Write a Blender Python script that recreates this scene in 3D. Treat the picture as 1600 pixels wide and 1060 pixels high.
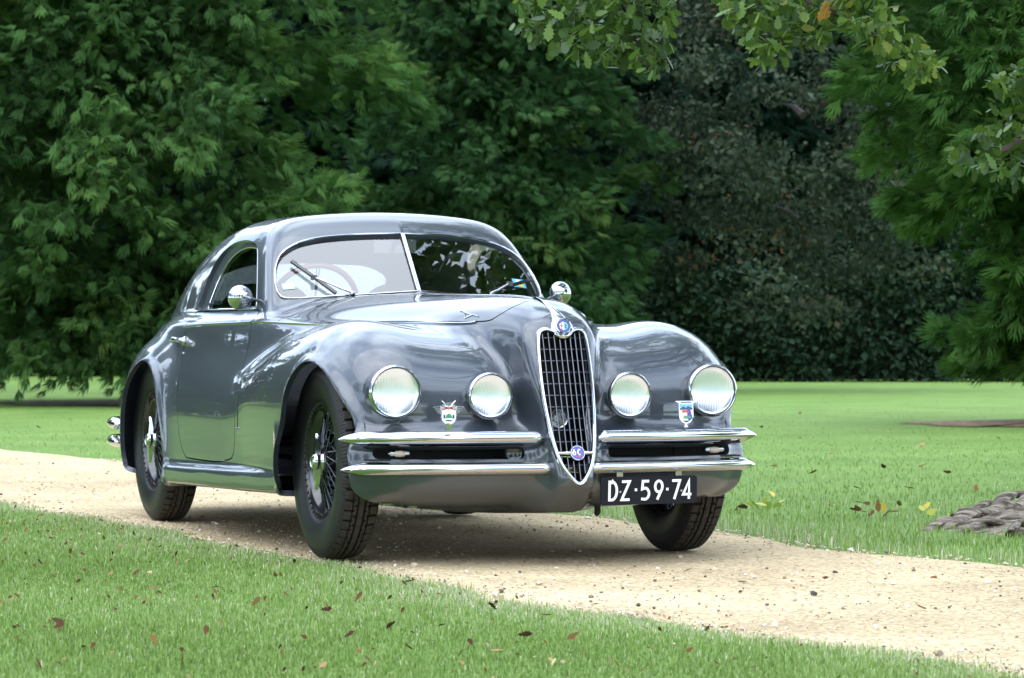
import bpy, bmesh, math, random
import numpy as np
from mathutils import Vector, Matrix, Euler
R = math.radians
rng = np.random.default_rng(7); random.seed(7)
for o in list(bpy.data.objects): bpy.data.objects.remove(o)
scene = bpy.context.scene
COL = scene.collection

# ------------------------------------------------------------------ camera
TH = R(19.65)
FWD = Vector((-math.cos(TH), math.sin(TH), 0)); RGT = Vector((math.sin(TH), math.cos(TH), 0))
CAM = -(FWD*12.15 + RGT*0.051); CAM.z = 0.847
FPX, HOR = 4948.0, 526.4
cd = bpy.data.cameras.new('camera'); cam = bpy.data.objects.new('camera', cd); COL.objects.link(cam)
cam.location = CAM
cd.sensor_width = 36; cd.lens = FPX/1600*36; cd.clip_start = .1; cd.clip_end = 2000
aim = FWD + Vector((0, 0, (HOR-530)/FPX))
cam.rotation_euler = aim.to_track_quat('-Z', 'Y').to_euler()
cd.dof.use_dof = True; cd.dof.focus_distance = 12.0; cd.dof.aperture_fstop = 10
scene.camera = cam

def ground_at(u, d):                      # a spot on the ground: picture column u at distance d in front of the camera
    p = CAM + FWD*d + RGT*((u-800)/FPX*d); return Vector((p.x, p.y, 0))
def lateral(s, d, z=0):                   # s metres right of the view axis, d metres away
    p = CAM + FWD*d + RGT*s; return Vector((p.x, p.y, z))

# ------------------------------------------------------------------ sky, sun, exposure
SKYOFF = (0.9, 0.4, 0.3)
SUN_EL, SUN_AZ = R(58), R(-60)            # azimuth measured from +x towards +y
w = bpy.data.worlds.new('World'); scene.world = w; w.use_nodes = True
nt = w.node_tree; N = nt.nodes; L = nt.links
for n in list(N): N.remove(n)
out = N.new('ShaderNodeOutputWorld'); bg = N.new('ShaderNodeBackground'); L.new(bg.outputs[0], out.inputs[0])
bg.inputs[1].default_value = 0.12
sky = N.new('ShaderNodeTexSky'); sky.sky_type = 'NISHITA'; sky.sun_disc = False
sky.sun_elevation = SUN_EL; sky.sun_rotation = R(90)-SUN_AZ
sky.air_density = 1.0; sky.dust_density = 1.2; sky.ozone_density = 1.0
tc = N.new('ShaderNodeTexCoord'); mp = N.new('ShaderNodeMapping'); mp.inputs['Scale'].default_value = (1.0, 1.0, 2.2); mp.inputs['Location'].default_value = SKYOFF
L.new(tc.outputs['Generated'], mp.inputs[0])
nz = N.new('ShaderNodeTexNoise'); nz.inputs['Scale'].default_value = 2.1; nz.inputs['Detail'].default_value = 3.5; nz.inputs['Roughness'].default_value = .45; nz.inputs['Distortion'].default_value = .3
L.new(mp.outputs[0], nz.inputs['Vector'])
cr = N.new('ShaderNodeValToRGB'); cr.color_ramp.elements[0].position = .30; cr.color_ramp.elements[1].position = .54
L.new(nz.outputs[0], cr.inputs[0])
nz2 = N.new('ShaderNodeTexNoise'); nz2.inputs['Scale'].default_value = 3.2; nz2.inputs['Detail'].default_value = 3.5; nz2.inputs['Roughness'].default_value = .45
L.new(mp.outputs[0], nz2.inputs['Vector'])
cc = N.new('ShaderNodeValToRGB'); e = cc.color_ramp.elements
e[0].position = .33; e[0].color = (4.5, 5.7, 7.7, 1); e[1].position = .64; e[1].color = (9.8, 11.1, 12.9, 1)
L.new(nz2.outputs[0], cc.inputs[0])
mx = N.new('ShaderNodeMix'); mx.data_type = 'RGBA'
L.new(cr.outputs[0], mx.inputs[0]); L.new(sky.outputs[0], mx.inputs[6]); L.new(cc.outputs[0], mx.inputs[7]); L.new(mx.outputs[2], bg.inputs[0])
sd = bpy.data.lights.new('sun', 'SUN'); sun = bpy.data.objects.new('sun', sd); COL.objects.link(sun)
sd.energy = .5; sd.angle = R(70); sd.color = (1, .97, .93)
sv = Vector((math.cos(SUN_EL)*math.cos(SUN_AZ), math.cos(SUN_EL)*math.sin(SUN_AZ), math.sin(SUN_EL)))
sun.rotation_euler = sv.to_track_quat('Z', 'Y').to_euler(); sun.location = sv*30
vs = scene.view_settings
scene.display_settings.display_device = 'sRGB'
vs.view_transform = 'Standard'; vs.look = 'None'; vs.gamma = 1; vs.use_curve_mapping = False
vs.exposure = 1.72
scene.render.engine = 'CYCLES'; scene.render.resolution_x = 1024; scene.render.resolution_y = 678

# ------------------------------------------------------------------ small helpers
def setp(o, label=None, cat=None, group=None, kind=None):
    if label: o['label'] = label
    if cat: o['category'] = cat
    if group: o['group'] = group
    if kind: o['kind'] = kind
    return o
def empty(name, loc=(0, 0, 0), rot=(0, 0, 0), parent=None):
    o = bpy.data.objects.new(name, None); COL.objects.link(o)
    o.location = loc; o.rotation_euler = rot; o.empty_display_size = .1
    if parent: o.parent = parent
    return o
def link(name, me, mat=None, parent=None):
    o = bpy.data.objects.new(name, me); COL.objects.link(o)
    if mat is not None and not me.materials: me.materials.append(mat)
    if parent: o.parent = parent
    return o
def np_mesh(name, V, F, smooth=True):
    """V (n,3); F (m,k) uniform polygons, or a list of such arrays"""
    V = np.ascontiguousarray(V, np.float32)
    Fs = [np.asarray(f, np.int32) for f in (F if isinstance(F, list) else [F]) if len(f)]
    me = bpy.data.meshes.new(name)
    me.vertices.add(len(V)); me.vertices.foreach_set('co', V.ravel())
    idx = np.concatenate([f.ravel() for f in Fs]); tot = np.concatenate([np.full(len(f), f.shape[1], np.int32) for f in Fs])
    st = np.concatenate([[0], np.cumsum(tot)[:-1]]).astype(np.int32)
    me.loops.add(len(idx)); me.loops.foreach_set('vertex_index', idx.astype(np.int32))
    me.polygons.add(len(tot)); me.polygons.foreach_set('loop_start', st)
    me.update(calc_edges=True); me.validate()
    me.polygons.foreach_set('use_smooth', np.full(len(me.polygons), smooth)); me.update()
    return me

def rnd_attr(me, per, n, name='rnd', vals=None):
    v = vals if vals is not None else rng.random(n)
    a_ = me.attributes.new(name, 'FLOAT', 'POINT'); a_.data.foreach_set('value', np.repeat(v, per).astype(np.float32))
class MB:
    """collects simple shapes for ONE mesh"""
    def __init__(s): s.v = []; s.f = []
    def add(s, vs, fs):
        b = len(s.v); s.v += [tuple(v) for v in vs]; s.f += [tuple(i+b for i in f) for f in fs]; return s
    def box(s, c, d, rot=None):
        vs = [Vector((x*d[0]/2, y*d[1]/2, z*d[2]/2)) for x in (-1, 1) for y in (-1, 1) for z in (-1, 1)]
        if rot: vs = [rot @ v for v in vs]
        return s.add([v+Vector(c) for v in vs], [(0, 1, 3, 2), (4, 6, 7, 5), (0, 4, 5, 1), (2, 3, 7, 6), (0, 2, 6, 4), (1, 5, 7, 3)])
    def tube(s, pts, r, n=8, caps=True, squash=None):
        pts = [Vector(p) for p in pts]; m = len(pts)
        rr = r if hasattr(r, '__len__') else [r]*m
        t0 = (pts[1]-pts[0]).normalized(); up = Vector((0, 0, 1)) if abs(t0.z) < .9 else Vector((1, 0, 0))
        a = t0.cross(up).normalized(); vs = []
        for i, p in enumerate(pts):
            t = (pts[min(i+1, m-1)]-pts[max(i-1, 0)]).normalized()
            a = (a - t*a.dot(t)).normalized(); b = t.cross(a)
            q = squash or (1, 1)
            for k in range(n):
                w_ = 2*math.pi*k/n; vs.append(p+a*(math.cos(w_)*rr[i]*q[0])+b*(math.sin(w_)*rr[i]*q[1]))
        fs = [(i*n+k, i*n+(k+1) % n, (i+1)*n+(k+1) % n, (i+1)*n+k) for i in range(m-1) for k in range(n)]
        if caps: fs += [tuple(range(n-1, -1, -1)), tuple(range((m-1)*n, m*n))]
        return s.add(vs, fs)
    def lathe(s, prof, n=32, c=(0, 0, 0), M=None, closed=False):
        """prof [(r, h)] turned about local z"""
        M = M or Matrix.Identity(3); vs = []; m = len(prof)
        for r, h in prof:
            for k in range(n):
                a = 2*math.pi*k/n; vs.append(M @ Vector((r*math.cos(a), r*math.sin(a), h)) + Vector(c))
        fs = [(i*n+k, i*n+(k+1) % n, (i+1)*n+(k+1) % n, (i+1)*n+k) for i in range(m-1) for k in range(n)]
        if closed: fs += [((m-1)*n+k, (m-1)*n+(k+1) % n, (k+1) % n, k) for k in range(n)]
        else:
            if prof[0][0] > 1e-6: fs.append(tuple(range(n-1, -1, -1)))
            if prof[-1][0] > 1e-6: fs.append(tuple(range((m-1)*n, m*n)))
        return s.add(vs, fs)
    def prism(s, poly, M, h0, h1):
        """poly in local xy, extruded along local z between h0 and h1, placed by 4x4 M"""
        n = len(poly)
        vs = [M @ Vector((x, y, h0)) for x, y in poly]+[M @ Vector((x, y, h1)) for x, y in poly]
        fs = [tuple(range(n-1, -1, -1)), tuple(range(n, 2*n))]+[(k, (k+1) % n, n+(k+1) % n, n+k) for k in range(n)]
        return s.add(vs, fs)
    def build(s, name, mat=None, parent=None, smooth=35, bevel=0):
        me = bpy.data.meshes.new(name); me.from_pydata(s.v, [], s.f); me.update()
        bm = bmesh.new(); bm.from_mesh(me)
        bmesh.ops.remove_doubles(bm, verts=bm.verts, dist=1e-6)
        bmesh.ops.recalc_face_normals(bm, faces=bm.faces)
        if bevel:
            es = [e_ for e_ in bm.edges if len(e_.link_faces) == 2 and e_.calc_face_angle(0) > R(40)]
            bmesh.ops.bevel(bm, geom=es, offset=bevel, segments=2, affect='EDGES', profile=.6)
        for f in bm.faces: f.smooth = bool(smooth)
        if smooth:
            for e_ in bm.edges:
                if len(e_.link_faces) == 2 and e_.calc_face_angle(0) > R(smooth): e_.smooth = False
        bm.to_mesh(me); bm.free()
        return link(name, me, mat, parent)

# ------------------------------------------------------------------ materials
MATS = {}
def nodes_of(name):
    m = bpy.data.materials.new(name); m.use_nodes = True; MATS[name] = m
    return m, m.node_tree.nodes, m.node_tree.links, m.node_tree.nodes['Principled BSDF']
def mat(name, col, rough=.5, metal=0, spec=.5, coat=0, coat_rough=.03, var=0, vscale=20, bump=0, bscale=200, **k):
    m, n, l, b = nodes_of(name)
    b.inputs['Base Color'].default_value = (*col, 1); b.inputs['Roughness'].default_value = rough
    b.inputs['Metallic'].default_value = metal; b.inputs['Specular IOR Level'].default_value = spec
    b.inputs['Coat Weight'].default_value = coat; b.inputs['Coat Roughness'].default_value = coat_rough
    tcn = n.new('ShaderNodeTexCoord')
    if var:
        z = n.new('ShaderNodeTexNoise'); z.inputs['Scale'].default_value = vscale; z.inputs['Detail'].default_value = 5
        l.new(tcn.outputs['Object'], z.inputs['Vector'])
        r_ = n.new('ShaderNodeValToRGB'); r_.color_ramp.elements[0].position = .3; r_.color_ramp.elements[1].position = .7
        r_.color_ramp.elements[0].color = (*[c*(1-var) for c in col], 1); r_.color_ramp.elements[1].color = (*[min(1, c*(1+var)) for c in col], 1)
        l.new(z.outputs[0], r_.inputs[0]); l.new(r_.outputs[0], b.inputs['Base Color'])
    if bump:
        z = n.new('ShaderNodeTexNoise'); z.inputs['Scale'].default_value = bscale; z.inputs['Detail'].default_value = 4
        l.new(tcn.outputs['Object'], z.inputs['Vector'])
        bp = n.new('ShaderNodeBump'); bp.inputs['Strength'].default_value = bump; bp.inputs['Distance'].default_value = .003
        l.new(z.outputs[0], bp.inputs['Height']); l.new(bp.outputs[0], b.inputs['Normal'])
    for kk, vv in k.items(): b.inputs[kk].default_value = vv
    return m
# ================================================================== THE CAR: body shape as one implicit surface
def spl(xs, ys):
    """monotone-ish smooth interpolation (cubic Hermite, Catmull tangents), vectorised"""
    xs = np.array(xs, float); ys = np.array(ys, float)
    o_ = np.argsort(xs); xs = xs[o_]; ys = ys[o_]
    h_ = np.diff(xs); dl = np.diff(ys)/h_
    m_ = np.zeros(len(xs)); m_[0] = dl[0]; m_[-1] = dl[-1]
    for i in range(1, len(xs)-1):
        if dl[i-1]*dl[i] > 0:
            w1 = 2*h_[i]+h_[i-1]; w2 = h_[i]+2*h_[i-1]; m_[i] = (w1+w2)/(w1/dl[i-1]+w2/dl[i])
    def f(x):
        x = np.clip(x, xs[0], xs[-1]); i = np.clip(np.searchsorted(xs, x)-1, 0, len(xs)-2)
        t = (x-xs[i])/h_[i]
        return ((1+2*t)*(1-t)**2*ys[i]+t*(1-t)**2*h_[i]*m_[i]+t*t*(3-2*t)*ys[i+1]+t*t*(t-1)*h_[i]*m_[i+1])
    return f
def smin(a, b, k):
    h_ = np.maximum(k-np.abs(a-b), 0)/k; return np.minimum(a, b)-h_*h_*h_*k/6
def smax(a, b, k): return -smin(-a, -b, k)
def sst(t): t = np.clip(t, 0, 1); return t*t*t*(t*(6*t-15)+10)

# --- tub, doors and tail
T_wb = spl([-4.02, -3.9, -3.6, -3.2, -2.8, -2.3, -1.8, -1.4, -1.0, -.5, 0, .2], [.20, .36, .56, .67, .72, .732, .718, .695, .64, .50, .30, .2])
T_wl = spl([-4.02, -3.9, -3.6, -3.2, -2.8, -2.3, -1.8, -1.4, -1.0, -.5, 0, .2], [.30, .44, .64, .75, .80, .814, .81, .80, .745, .605, .40, .3])
T_top = spl([-4.02, -3.9, -3.6, -3.2, -2.7, -2.2, -1.4, -.9, 0, .3], [.55, .64, .80, .90, .925, .93, .93, .90, .86, .8])
def f_tub(x, y, z):
    side = y-(T_wb(x)+(T_wl(x)-T_wb(x))*sst((.97-z)/.50))
    top = z-T_top(x); bot = .215-z; end = -3.98-x+.5*np.maximum(z-.45, 0)**1.5; fr = x-.15
    return smax(smax(smax(smax(side, top, .10), bot, .06), end, .25), fr, .1)
# --- bonnet and nose
H_w = spl([-1.60, -1.35, -1.0, -.5, 0, .2, .34, .5], [.585, .615, .55, .41, .262, .195, .150, .110])
H_top = spl([-1.60, -1.32, -1.0, -.5, -.1, .12, .25, .36, .45], [1.035, 1.030, 1.022, 1.012, 1.004, .988, .962, .925, .88])
def f_hood(x, y, z):
    a_ = H_w(x)*1.06*(1-.45*sst((.85-z)/.60)*sst((x+.1)/.4)); hh = H_top(x)-.80
    q = (y/a_)**2.5+(np.maximum(z-.80, 0)/hh)**2.5
    sec = (np.maximum(q, 1e-9)**.4-1)*np.minimum(a_, .20)
    face = (x-(.400+(.884-z)*.322)+.45*np.maximum(y-.02, 0)**1.3)*.95
    return smax(smax(smax(sec, face, .07), (.20+np.maximum(x-.42, 0)*.61-z)*.9, .08), -1.62-x, .05)
# --- front wing pontoons, carrying the lamps
P_out = spl([-2.1, -1.8, -1.4, -1.0, -.5, 0, .2], [.66, .72, .785, .825, .852, .860, .858])
P_in = spl([-2.1, -1.0, -.4, 0, .3], [.30, .24, .14, .05, .02])
P_top = spl([-2.1, -1.7, -1.3, -1.0, -.6, -.25, .05, .3], [.60, .66, .745, .810, .872, .893, .885, .88])
def f_wing(x, y, z):
    o_ = P_out(x); i_ = P_in(x); yc = (o_+i_)/2; a_ = (o_-i_)/2; hh = P_top(x)-.557+.034*np.exp(-((y-.63)/.17)**2)
    xe = x+.11*(y-.25); cap = np.maximum(xe+.22, 0)/.578
    q = (np.abs(y-yc)/a_)**3.3+(np.abs(z-.545)/np.where(z > .545, hh, .46))**2.8+cap**2.7
    return smax(smax((np.maximum(q, 1e-9)**.36-1)*.27, .248-z, .07), -2.1-x, .1)
# --- lower front apron
def f_apron(x, y, z):
    q = (y/.815)**3.6+(np.abs(z-.362)/.168)**3.3+(np.maximum(x+.02, 0)/.475)**2.7
    return smax((np.maximum(q, 1e-9)**.36-1)*.22, -.5-x, .05)
# --- rear wings
def f_rwing(x, y, z):
    fx = np.where(x > -2.85, (x+2.85)/.50, (x+2.85)/.655)
    zt = .44; q = np.abs(fx)**2.7+(np.abs(y-.585)/.29)**2.8+(np.abs(z-zt)/(.435))**2.5
    return smax((np.maximum(q, 1e-9)**.37-1)*.26, .22-z, .05)
# --- sill
def f_sill(x, y, z):
    r_ = .028; cx = -1.485; hx = .965; z = z-.022*(x+2.4)
    qx = np.abs(x-cx)-(hx-r_); qy = np.abs(y-.5)-(.342-r_); qz = np.abs(z-.235)-(.045-r_)
    return np.sqrt(np.maximum(qx, 0)**2+np.maximum(qy, 0)**2+np.maximum(qz, 0)**2)+np.minimum(np.maximum(qx, np.maximum(qy, qz)), 0)-r_
# --- cabin
WS_B = np.array([-1.315, 0, 1.030]); WS_T = np.array([-1.56, 0, 1.294]); WS_O = np.array([-1.415, .576, 1.012])
_u = WS_T-WS_B; _v = WS_O-WS_B; WS_N = np.cross(_v, _u); WS_N = WS_N/np.linalg.norm(WS_N)
if WS_N[0] < 0: WS_N = -WS_N
G_top = spl([-4.0, -3.7, -3.4, -3.1, -2.8, -2.5, -2.2, -1.9, -1.6, -1.3], [.66, .86, 1.03, 1.18, 1.300, 1.370, 1.396, 1.394, 1.372, 1.33])
G_w = spl([-4.0, -3.7, -3.4, -3.1, -2.7, -2.3, -1.9, -1.5, -1.2], [.36, .49, .575, .63, .665, .675, .67, .648, .61])
def f_cabin(x, y, z):
    side = (y-(G_w(x)-.27*np.maximum(z-.95, -.1)-.12*np.maximum(z-.95, 0)**2))*.95
    top = (z-(G_top(x)-.16*y*y))*.92
    ws = (x-WS_B[0])*WS_N[0]+y*WS_N[1]+(z-WS_B[2])*WS_N[2]-.004
    g_ = smax(side, top, .19)
    g_ = smax(g_, ws, .10)
    return smax(g_, .6-z, .05)
# --- wheel-arch outlines (side view, x z)
def closed_curve(pts, n=12):
    P = np.array(pts, float); m_ = len(P); out_ = []
    for i in range(m_):
        p0, p1, p2, p3 = P[(i-1) % m_], P[i], P[(i+1) % m_], P[(i+2) % m_]
        for t in np.arange(n)/n:
            out_.append(.5*((2*p1)+(-p0+p2)*t+(2*p0-5*p1+4*p2-p3)*t*t+(-p0+3*p1-3*p2+p3)*t**3))
    return np.array(out_)
def round_poly(pts, rad, n=6):
    """polygon with rounded corners; rad single or per corner"""
    P = [np.array(p, float) for p in pts]; m_ = len(P); out_ = []
    for i in range(m_):
        r_ = rad[i] if hasattr(rad, '__len__') else rad
        p = P[i]; a_ = P[i-1]-p; b_ = P[(i+1) % m_]-p
        la, lb = np.linalg.norm(a_), np.linalg.norm(b_); d_ = min(r_, la*.49, lb*.49)
        A_, B_ = p+a_/la*d_, p+b_/lb*d_
        for t in np.linspace(0, 1, n): out_.append((1-t)**2*A_+2*t*(1-t)*p+t*t*B_)
    return np.array(out_)
def poly_sd(U, V, P):
    """signed distance to a polygon (negative inside)"""
    U = np.asarray(U, float); V = np.asarray(V, float)
    d2 = np.full(U.shape, 1e9); ins = np.zeros(U.shape, bool)
    for (ax, ay), (bx, by) in zip(P, np.roll(P, -1, 0)):
        ex, ey = bx-ax, by-ay; wx, wy = U-ax, V-ay
        t = np.clip((wx*ex+wy*ey)/(ex*ex+ey*ey+1e-12), 0, 1)
        d2 = np.minimum(d2, (wx-ex*t)**2+(wy-ey*t)**2)
        c_ = ((ay <= V) & (by > V)) | ((by <= V) & (ay > V))
        with np.errstate(divide='ignore', invalid='ignore'):
            ins ^= c_ & (U < ax+(V-ay)*ex/(ey if ey else 1e-12))
    return np.where(ins, -1, 1)*np.sqrt(d2)
ARCH_F = closed_curve([(-.525, .10), (-.490, .30), (-.405, .50), (-.315, .655), (-.15, .750), (.06, .715), (.21, .575), (.268, .40), (.262, .24), (.23, .05), (-.15, -.1)])
ARCH_R = closed_curve([(-2.445, .05), (-2.455, .30), (-2.50, .50), (-2.60, .665), (-2.78, .735), (-2.96, .71), (-3.11, .60), (-3.21, .43), (-3.24, .27), (-3.10, .16), (-2.8, -.1)])
class Lut:
    """a polygon distance tabulated on a fine grid"""
    def __init__(s, P, h_=.008, pad=.12):
        s.lo = P.min(0)-pad; s.h = h_; n = np.ceil((P.max(0)+pad-s.lo)/h_).astype(int)+1; s.n = n
        g0 = s.lo[0]+np.arange(n[0])*h_; g1 = s.lo[1]+np.arange(n[1])*h_
        s.t = poly_sd(g0[:, None]+0*g1[None], g1[None]+0*g0[:, None], P)
    def __call__(s, u, v):
        a_ = np.clip((u-s.lo[0])/s.h, 0, s.n[0]-1.001); b_ = np.clip((v-s.lo[1])/s.h, 0, s.n[1]-1.001)
        i, j = a_.astype(int), b_.astype(int); p, q = a_-i, b_-j
        return (s.t[i, j]*(1-p)+s.t[i+1, j]*p)*(1-q)+(s.t[i, j+1]*(1-p)+s.t[i+1, j+1]*p)*q
L_AF, L_AR = Lut(ARCH_F), Lut(ARCH_R)
def f_car(x, y, z):
    y = np.sqrt(y*y+1e-6)
    d = smin(f_hood(x, y, z), f_apron(x, y, z), .13)
    d = smin(d, f_tub(x, y, z), .07)
    d = smin(d, f_wing(x, y, z), .075)
    d = smin(d, f_rwing(x, y, z), .09)
    d = smin(d, f_sill(x, y, z), .03)
    d = smin(d, f_cabin(x, y, z), .055)
    a_ = np.minimum(L_AF(x, z), L_AR(x, z))              # rolled lip round the arches
    d = d-.010*np.exp(-((a_-.004)/.022)**2)*sst((y-.60)/.12)
    return d

def surface_nets(f, lo, hi, h_):
    n = np.ceil((np.array(hi)-lo)/h_).astype(int)+1
    ax = [lo[i]+np.arange(n[i])*h_ for i in range(3)]
    G = np.empty(n, np.float32)
    for i0 in range(0, n[0], 24):
        X, Y, Z = np.meshgrid(ax[0][i0:i0+24], ax[1], ax[2], indexing='ij'); G[i0:i0+24] = f(X, Y, Z)
    S = G < 0
    c8 = [(a_, b_, c_) for a_ in (0, 1) for b_ in (0, 1) for c_ in (0, 1)]
    m_ = n-1
    sl = lambda A, o_: A[o_[0]:o_[0]+m_[0], o_[1]:o_[1]+m_[1], o_[2]:o_[2]+m_[2]]
    cnt = sum(sl(S, o_).astype(np.int8) for o_ in c8); act = (cnt > 0) & (cnt < 8)
    ids = np.full(m_, -1, np.int64); cells = np.argwhere(act); ids[act] = np.arange(len(cells))
    acc = np.zeros((len(cells), 3)); num = np.zeros(len(cells))
    val = {o_: G[cells[:, 0]+o_[0], cells[:, 1]+o_[1], cells[:, 2]+o_[2]] for o_ in c8}
    for o_ in c8:
        for k in range(3):
            if o_[k] == 0:
                q = list(o_); q[k] = 1; q = tuple(q); va, vb = val[o_], val[q]; s_ = (va < 0) != (vb < 0)
                t = np.where(s_, va/(va-vb+1e-20), 0)
                for j in range(3): acc[:, j] += np.where(s_, o_[j]+(t if j == k else 0), 0)
                num += s_
    V = np.array(lo)+(cells+acc/num[:, None])*h_
    quads = []
    for k in range(3):
        o1 = [0, 0, 0]; o1[k] = 1
        A = S[:n[0]-o1[0], :n[1]-o1[1], :n[2]-o1[2]]; B = S[o1[0]:, o1[1]:, o1[2]:]
        E_ = np.argwhere(A != B); u_, v_ = (k+1) % 3, (k+2) % 3
        ok = (E_[:, u_] > 0) & (E_[:, v_] > 0) & (E_[:, u_] < m_[u_]) & (E_[:, v_] < m_[v_]); E_ = E_[ok]
        def cid(du, dv):
            q = E_.copy(); q[:, u_] -= du; q[:, v_] -= dv; return ids[q[:, 0], q[:, 1], q[:, 2]]
        Q = np.stack([cid(1, 1), cid(0, 1), cid(0, 0), cid(1, 0)], 1)
        fl = ~A[E_[:, 0], E_[:, 1], E_[:, 2]]; Q[fl] = Q[fl][:, ::-1]; quads.append(Q)
    return V, np.concatenate(quads)
def grad(f, V, e_=1.5e-3):
    g_ = np.empty_like(V)
    for k in range(3):
        d_ = np.zeros(3); d_[k] = e_; g_[:, k] = (f(*(V+d_).T)-f(*(V-d_).T))/(2*e_)
    return g_
def project(f, V, it=6):
    V = V.copy()
    for _ in range(it):
        g_ = grad(f, V); V -= np.clip(f(*V.T)/(np.sum(g_*g_, 1)+1e-9), -.02, .02)[:, None]*g_
    return V

def clip(V, F, s, keep):
    """keep the side of a triangle mesh where field s<0 (keep=-1) or s>0 (keep=1), cutting exactly along s=0"""
    s = np.where(np.abs(s) < 1e-7, 1e-7, s)
    ins = (s*keep) > 0; k3 = ins[F]; c_ = k3.sum(1)
    full = F[c_ == 3]; V = [V]; nv = len(s); cache = {}; newv = []; tris = []
    def cut(a_, b_):
        nonlocal nv
        key = (a_, b_) if a_ < b_ else (b_, a_)
        if key not in cache:
            t = s[a_]/(s[a_]-s[b_]); newv.append(V[0][a_]*(1-t)+V[0][b_]*t); cache[key] = nv; nv += 1
        return cache[key]
    for tri in F[(c_ == 1) | (c_ == 2)]:
        t = [int(q) for q in tri]; i_ = [ins[q] for q in t]
        if sum(i_) == 1:
            while not ins[t[0]]: t = t[1:]+t[:1]
            tris.append((t[0], cut(t[0], t[1]), cut(t[0], t[2])))
        else:
            while ins[t[0]]: t = t[1:]+t[:1]
            a_, b_ = cut(t[0], t[1]), cut(t[0], t[2])
            tris.append((a_, t[1], t[2])); tris.append((a_, t[2], b_))
    VV = np.concatenate([V[0], np.array(newv).reshape(-1, 3)]); FF = np.concatenate([full, np.array(tris, np.int64).reshape(-1, 3)])
    return compact(VV, FF)
def compact(V, F):
    u, inv = np.unique(F, return_inverse=True); return V[u], inv.reshape(F.shape)
def mirror(V, F):
    """add the y -> -y half, welded on y = 0"""
    V = V.copy(); on = np.abs(V[:, 1]) < 2e-5; V[on, 1] = 0
    n = len(V); idx = np.arange(n); mi = np.where(on, idx, 0); off = np.cumsum(~on)-1+n; mi = np.where(on, idx, off)
    V2 = V[~on]*np.array([1, -1, 1]); return np.concatenate([V, V2]), np.concatenate([F, mi[F][:, ::-1]])
def border(F):
    e_ = np.concatenate([F[:, [0, 1]], F[:, [1, 2]], F[:, [2, 0]]]); k = {}
    for a_, b_ in e_: k[(int(a_), int(b_))] = 1
    return [(a_, b_) for a_, b_ in k if (b_, a_) not in k]
def panel(name, V, F, mt, parent, depth=.014, flange=True):
    """a body panel: skin with exact normals, open edges turned inwards"""
    g_ = grad(f_car, V); Nn = g_/(np.linalg.norm(g_, axis=1)[:, None]+1e-9)
    n0 = len(V); faces = [F]; normals = Nn
    if flange and depth:
        be = border(F); bv = sorted({v for e_ in be for v in e_}); bv = [v for v in bv]
        m1 = {v: n0+i for i, v in enumerate(bv)}; m2 = {v: n0+len(bv)+i for i, v in enumerate(bv)}
        V = np.concatenate([V, V[bv], V[bv]-Nn[bv]*depth])
        faces.append(np.array([(m1[b_], m1[a_], m2[a_], m2[b_]) for a_, b_ in be]))
    me = np_mesh(name, V, faces)
    fl = np.zeros((len(V), 3), np.float32); fl[:n0] = Nn
    me.normals_split_custom_set_from_vertices([tuple(map(float, q)) for q in fl])   # zero = automatic normal on the flange
    return link(name, me, mt, parent)
# ------------------------------------------------------------------ car materials
def make_paint():
    m, n, l, b = nodes_of('grey_paint')
    b.inputs['Base Color'].default_value = (.036, .044, .056, 1); b.inputs['Metallic'].default_value = .2
    b.inputs['Roughness'].default_value = .40; b.inputs['Specular IOR Level'].default_value = .5
    b.inputs['Coat Weight'].default_value = 1; b.inputs['Coat Roughness'].default_value = .012; b.inputs['Coat IOR'].default_value = 1.57
    t = n.new('ShaderNodeTexCoord')
    v = n.new('ShaderNodeTexVoronoi'); v.feature = 'SMOOTH_F1'; v.inputs['Scale'].default_value = 95; v.inputs['Randomness'].default_value = 1; v.inputs['Smoothness'].default_value = .15
    l.new(t.outputs['Object'], v.inputs['Vector'])
    r = n.new('ShaderNodeValToRGB'); e_ = r.color_ramp.elements; e_[0].position = .05; e_[0].color = (1, 1, 1, 1); e_[1].position = .16; e_[1].color = (0, 0, 0, 1)
    l.new(v.outputs['Distance'], r.inputs[0])
    g = n.new('ShaderNodeNewGeometry'); sx = n.new('ShaderNodeSeparateXYZ'); l.new(g.outputs['Normal'], sx.inputs[0])
    mr = n.new('ShaderNodeMapRange'); mr.inputs[1].default_value = .25; mr.inputs[2].default_value = .85; l.new(sx.outputs[2], mr.inputs[0])
    z = n.new('ShaderNodeTexNoise'); z.inputs['Scale'].default_value = 9; l.new(t.outputs['Object'], z.inputs['Vector'])
    z2 = n.new('ShaderNodeMapRange'); z2.inputs[1].default_value = .42; z2.inputs[2].default_value = .6; l.new(z.outputs[0], z2.inputs[0])
    m1 = n.new('ShaderNodeMath'); m1.operation = 'MULTIPLY'; l.new(mr.outputs[0], m1.inputs[0]); l.new(z2.outputs[0], m1.inputs[1])
    m2 = n.new('ShaderNodeMath'); m2.operation = 'MULTIPLY'; l.new(m1.outputs[0], m2.inputs[0]); l.new(r.outputs[0], m2.inputs[1])
    bp = n.new('ShaderNodeBump'); bp.inputs['Strength'].default_value = .5; bp.inputs['Distance'].default_value = .0012
    l.new(m2.outputs[0], bp.inputs['Height']); l.new(bp.outputs[0], b.inputs['Coat Normal'])
    return m
PAINT = make_paint()
CHROME = mat('chrome', (.50, .51, .53), .06, 1)
CHROME_DULL = mat('brushed_chrome', (.42, .43, .45), .18, 1)
BLACK_GLOSS = mat('black_enamel', (.012, .012, .014), .18, 0, .5, .6)
RUBBER = mat('rubber', (.022, .022, .023), .55, 0, .4, var=.25, vscale=14, bump=.15, bscale=180)
DARK = mat('dark_cavity', (.010, .010, .011), .8)
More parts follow.
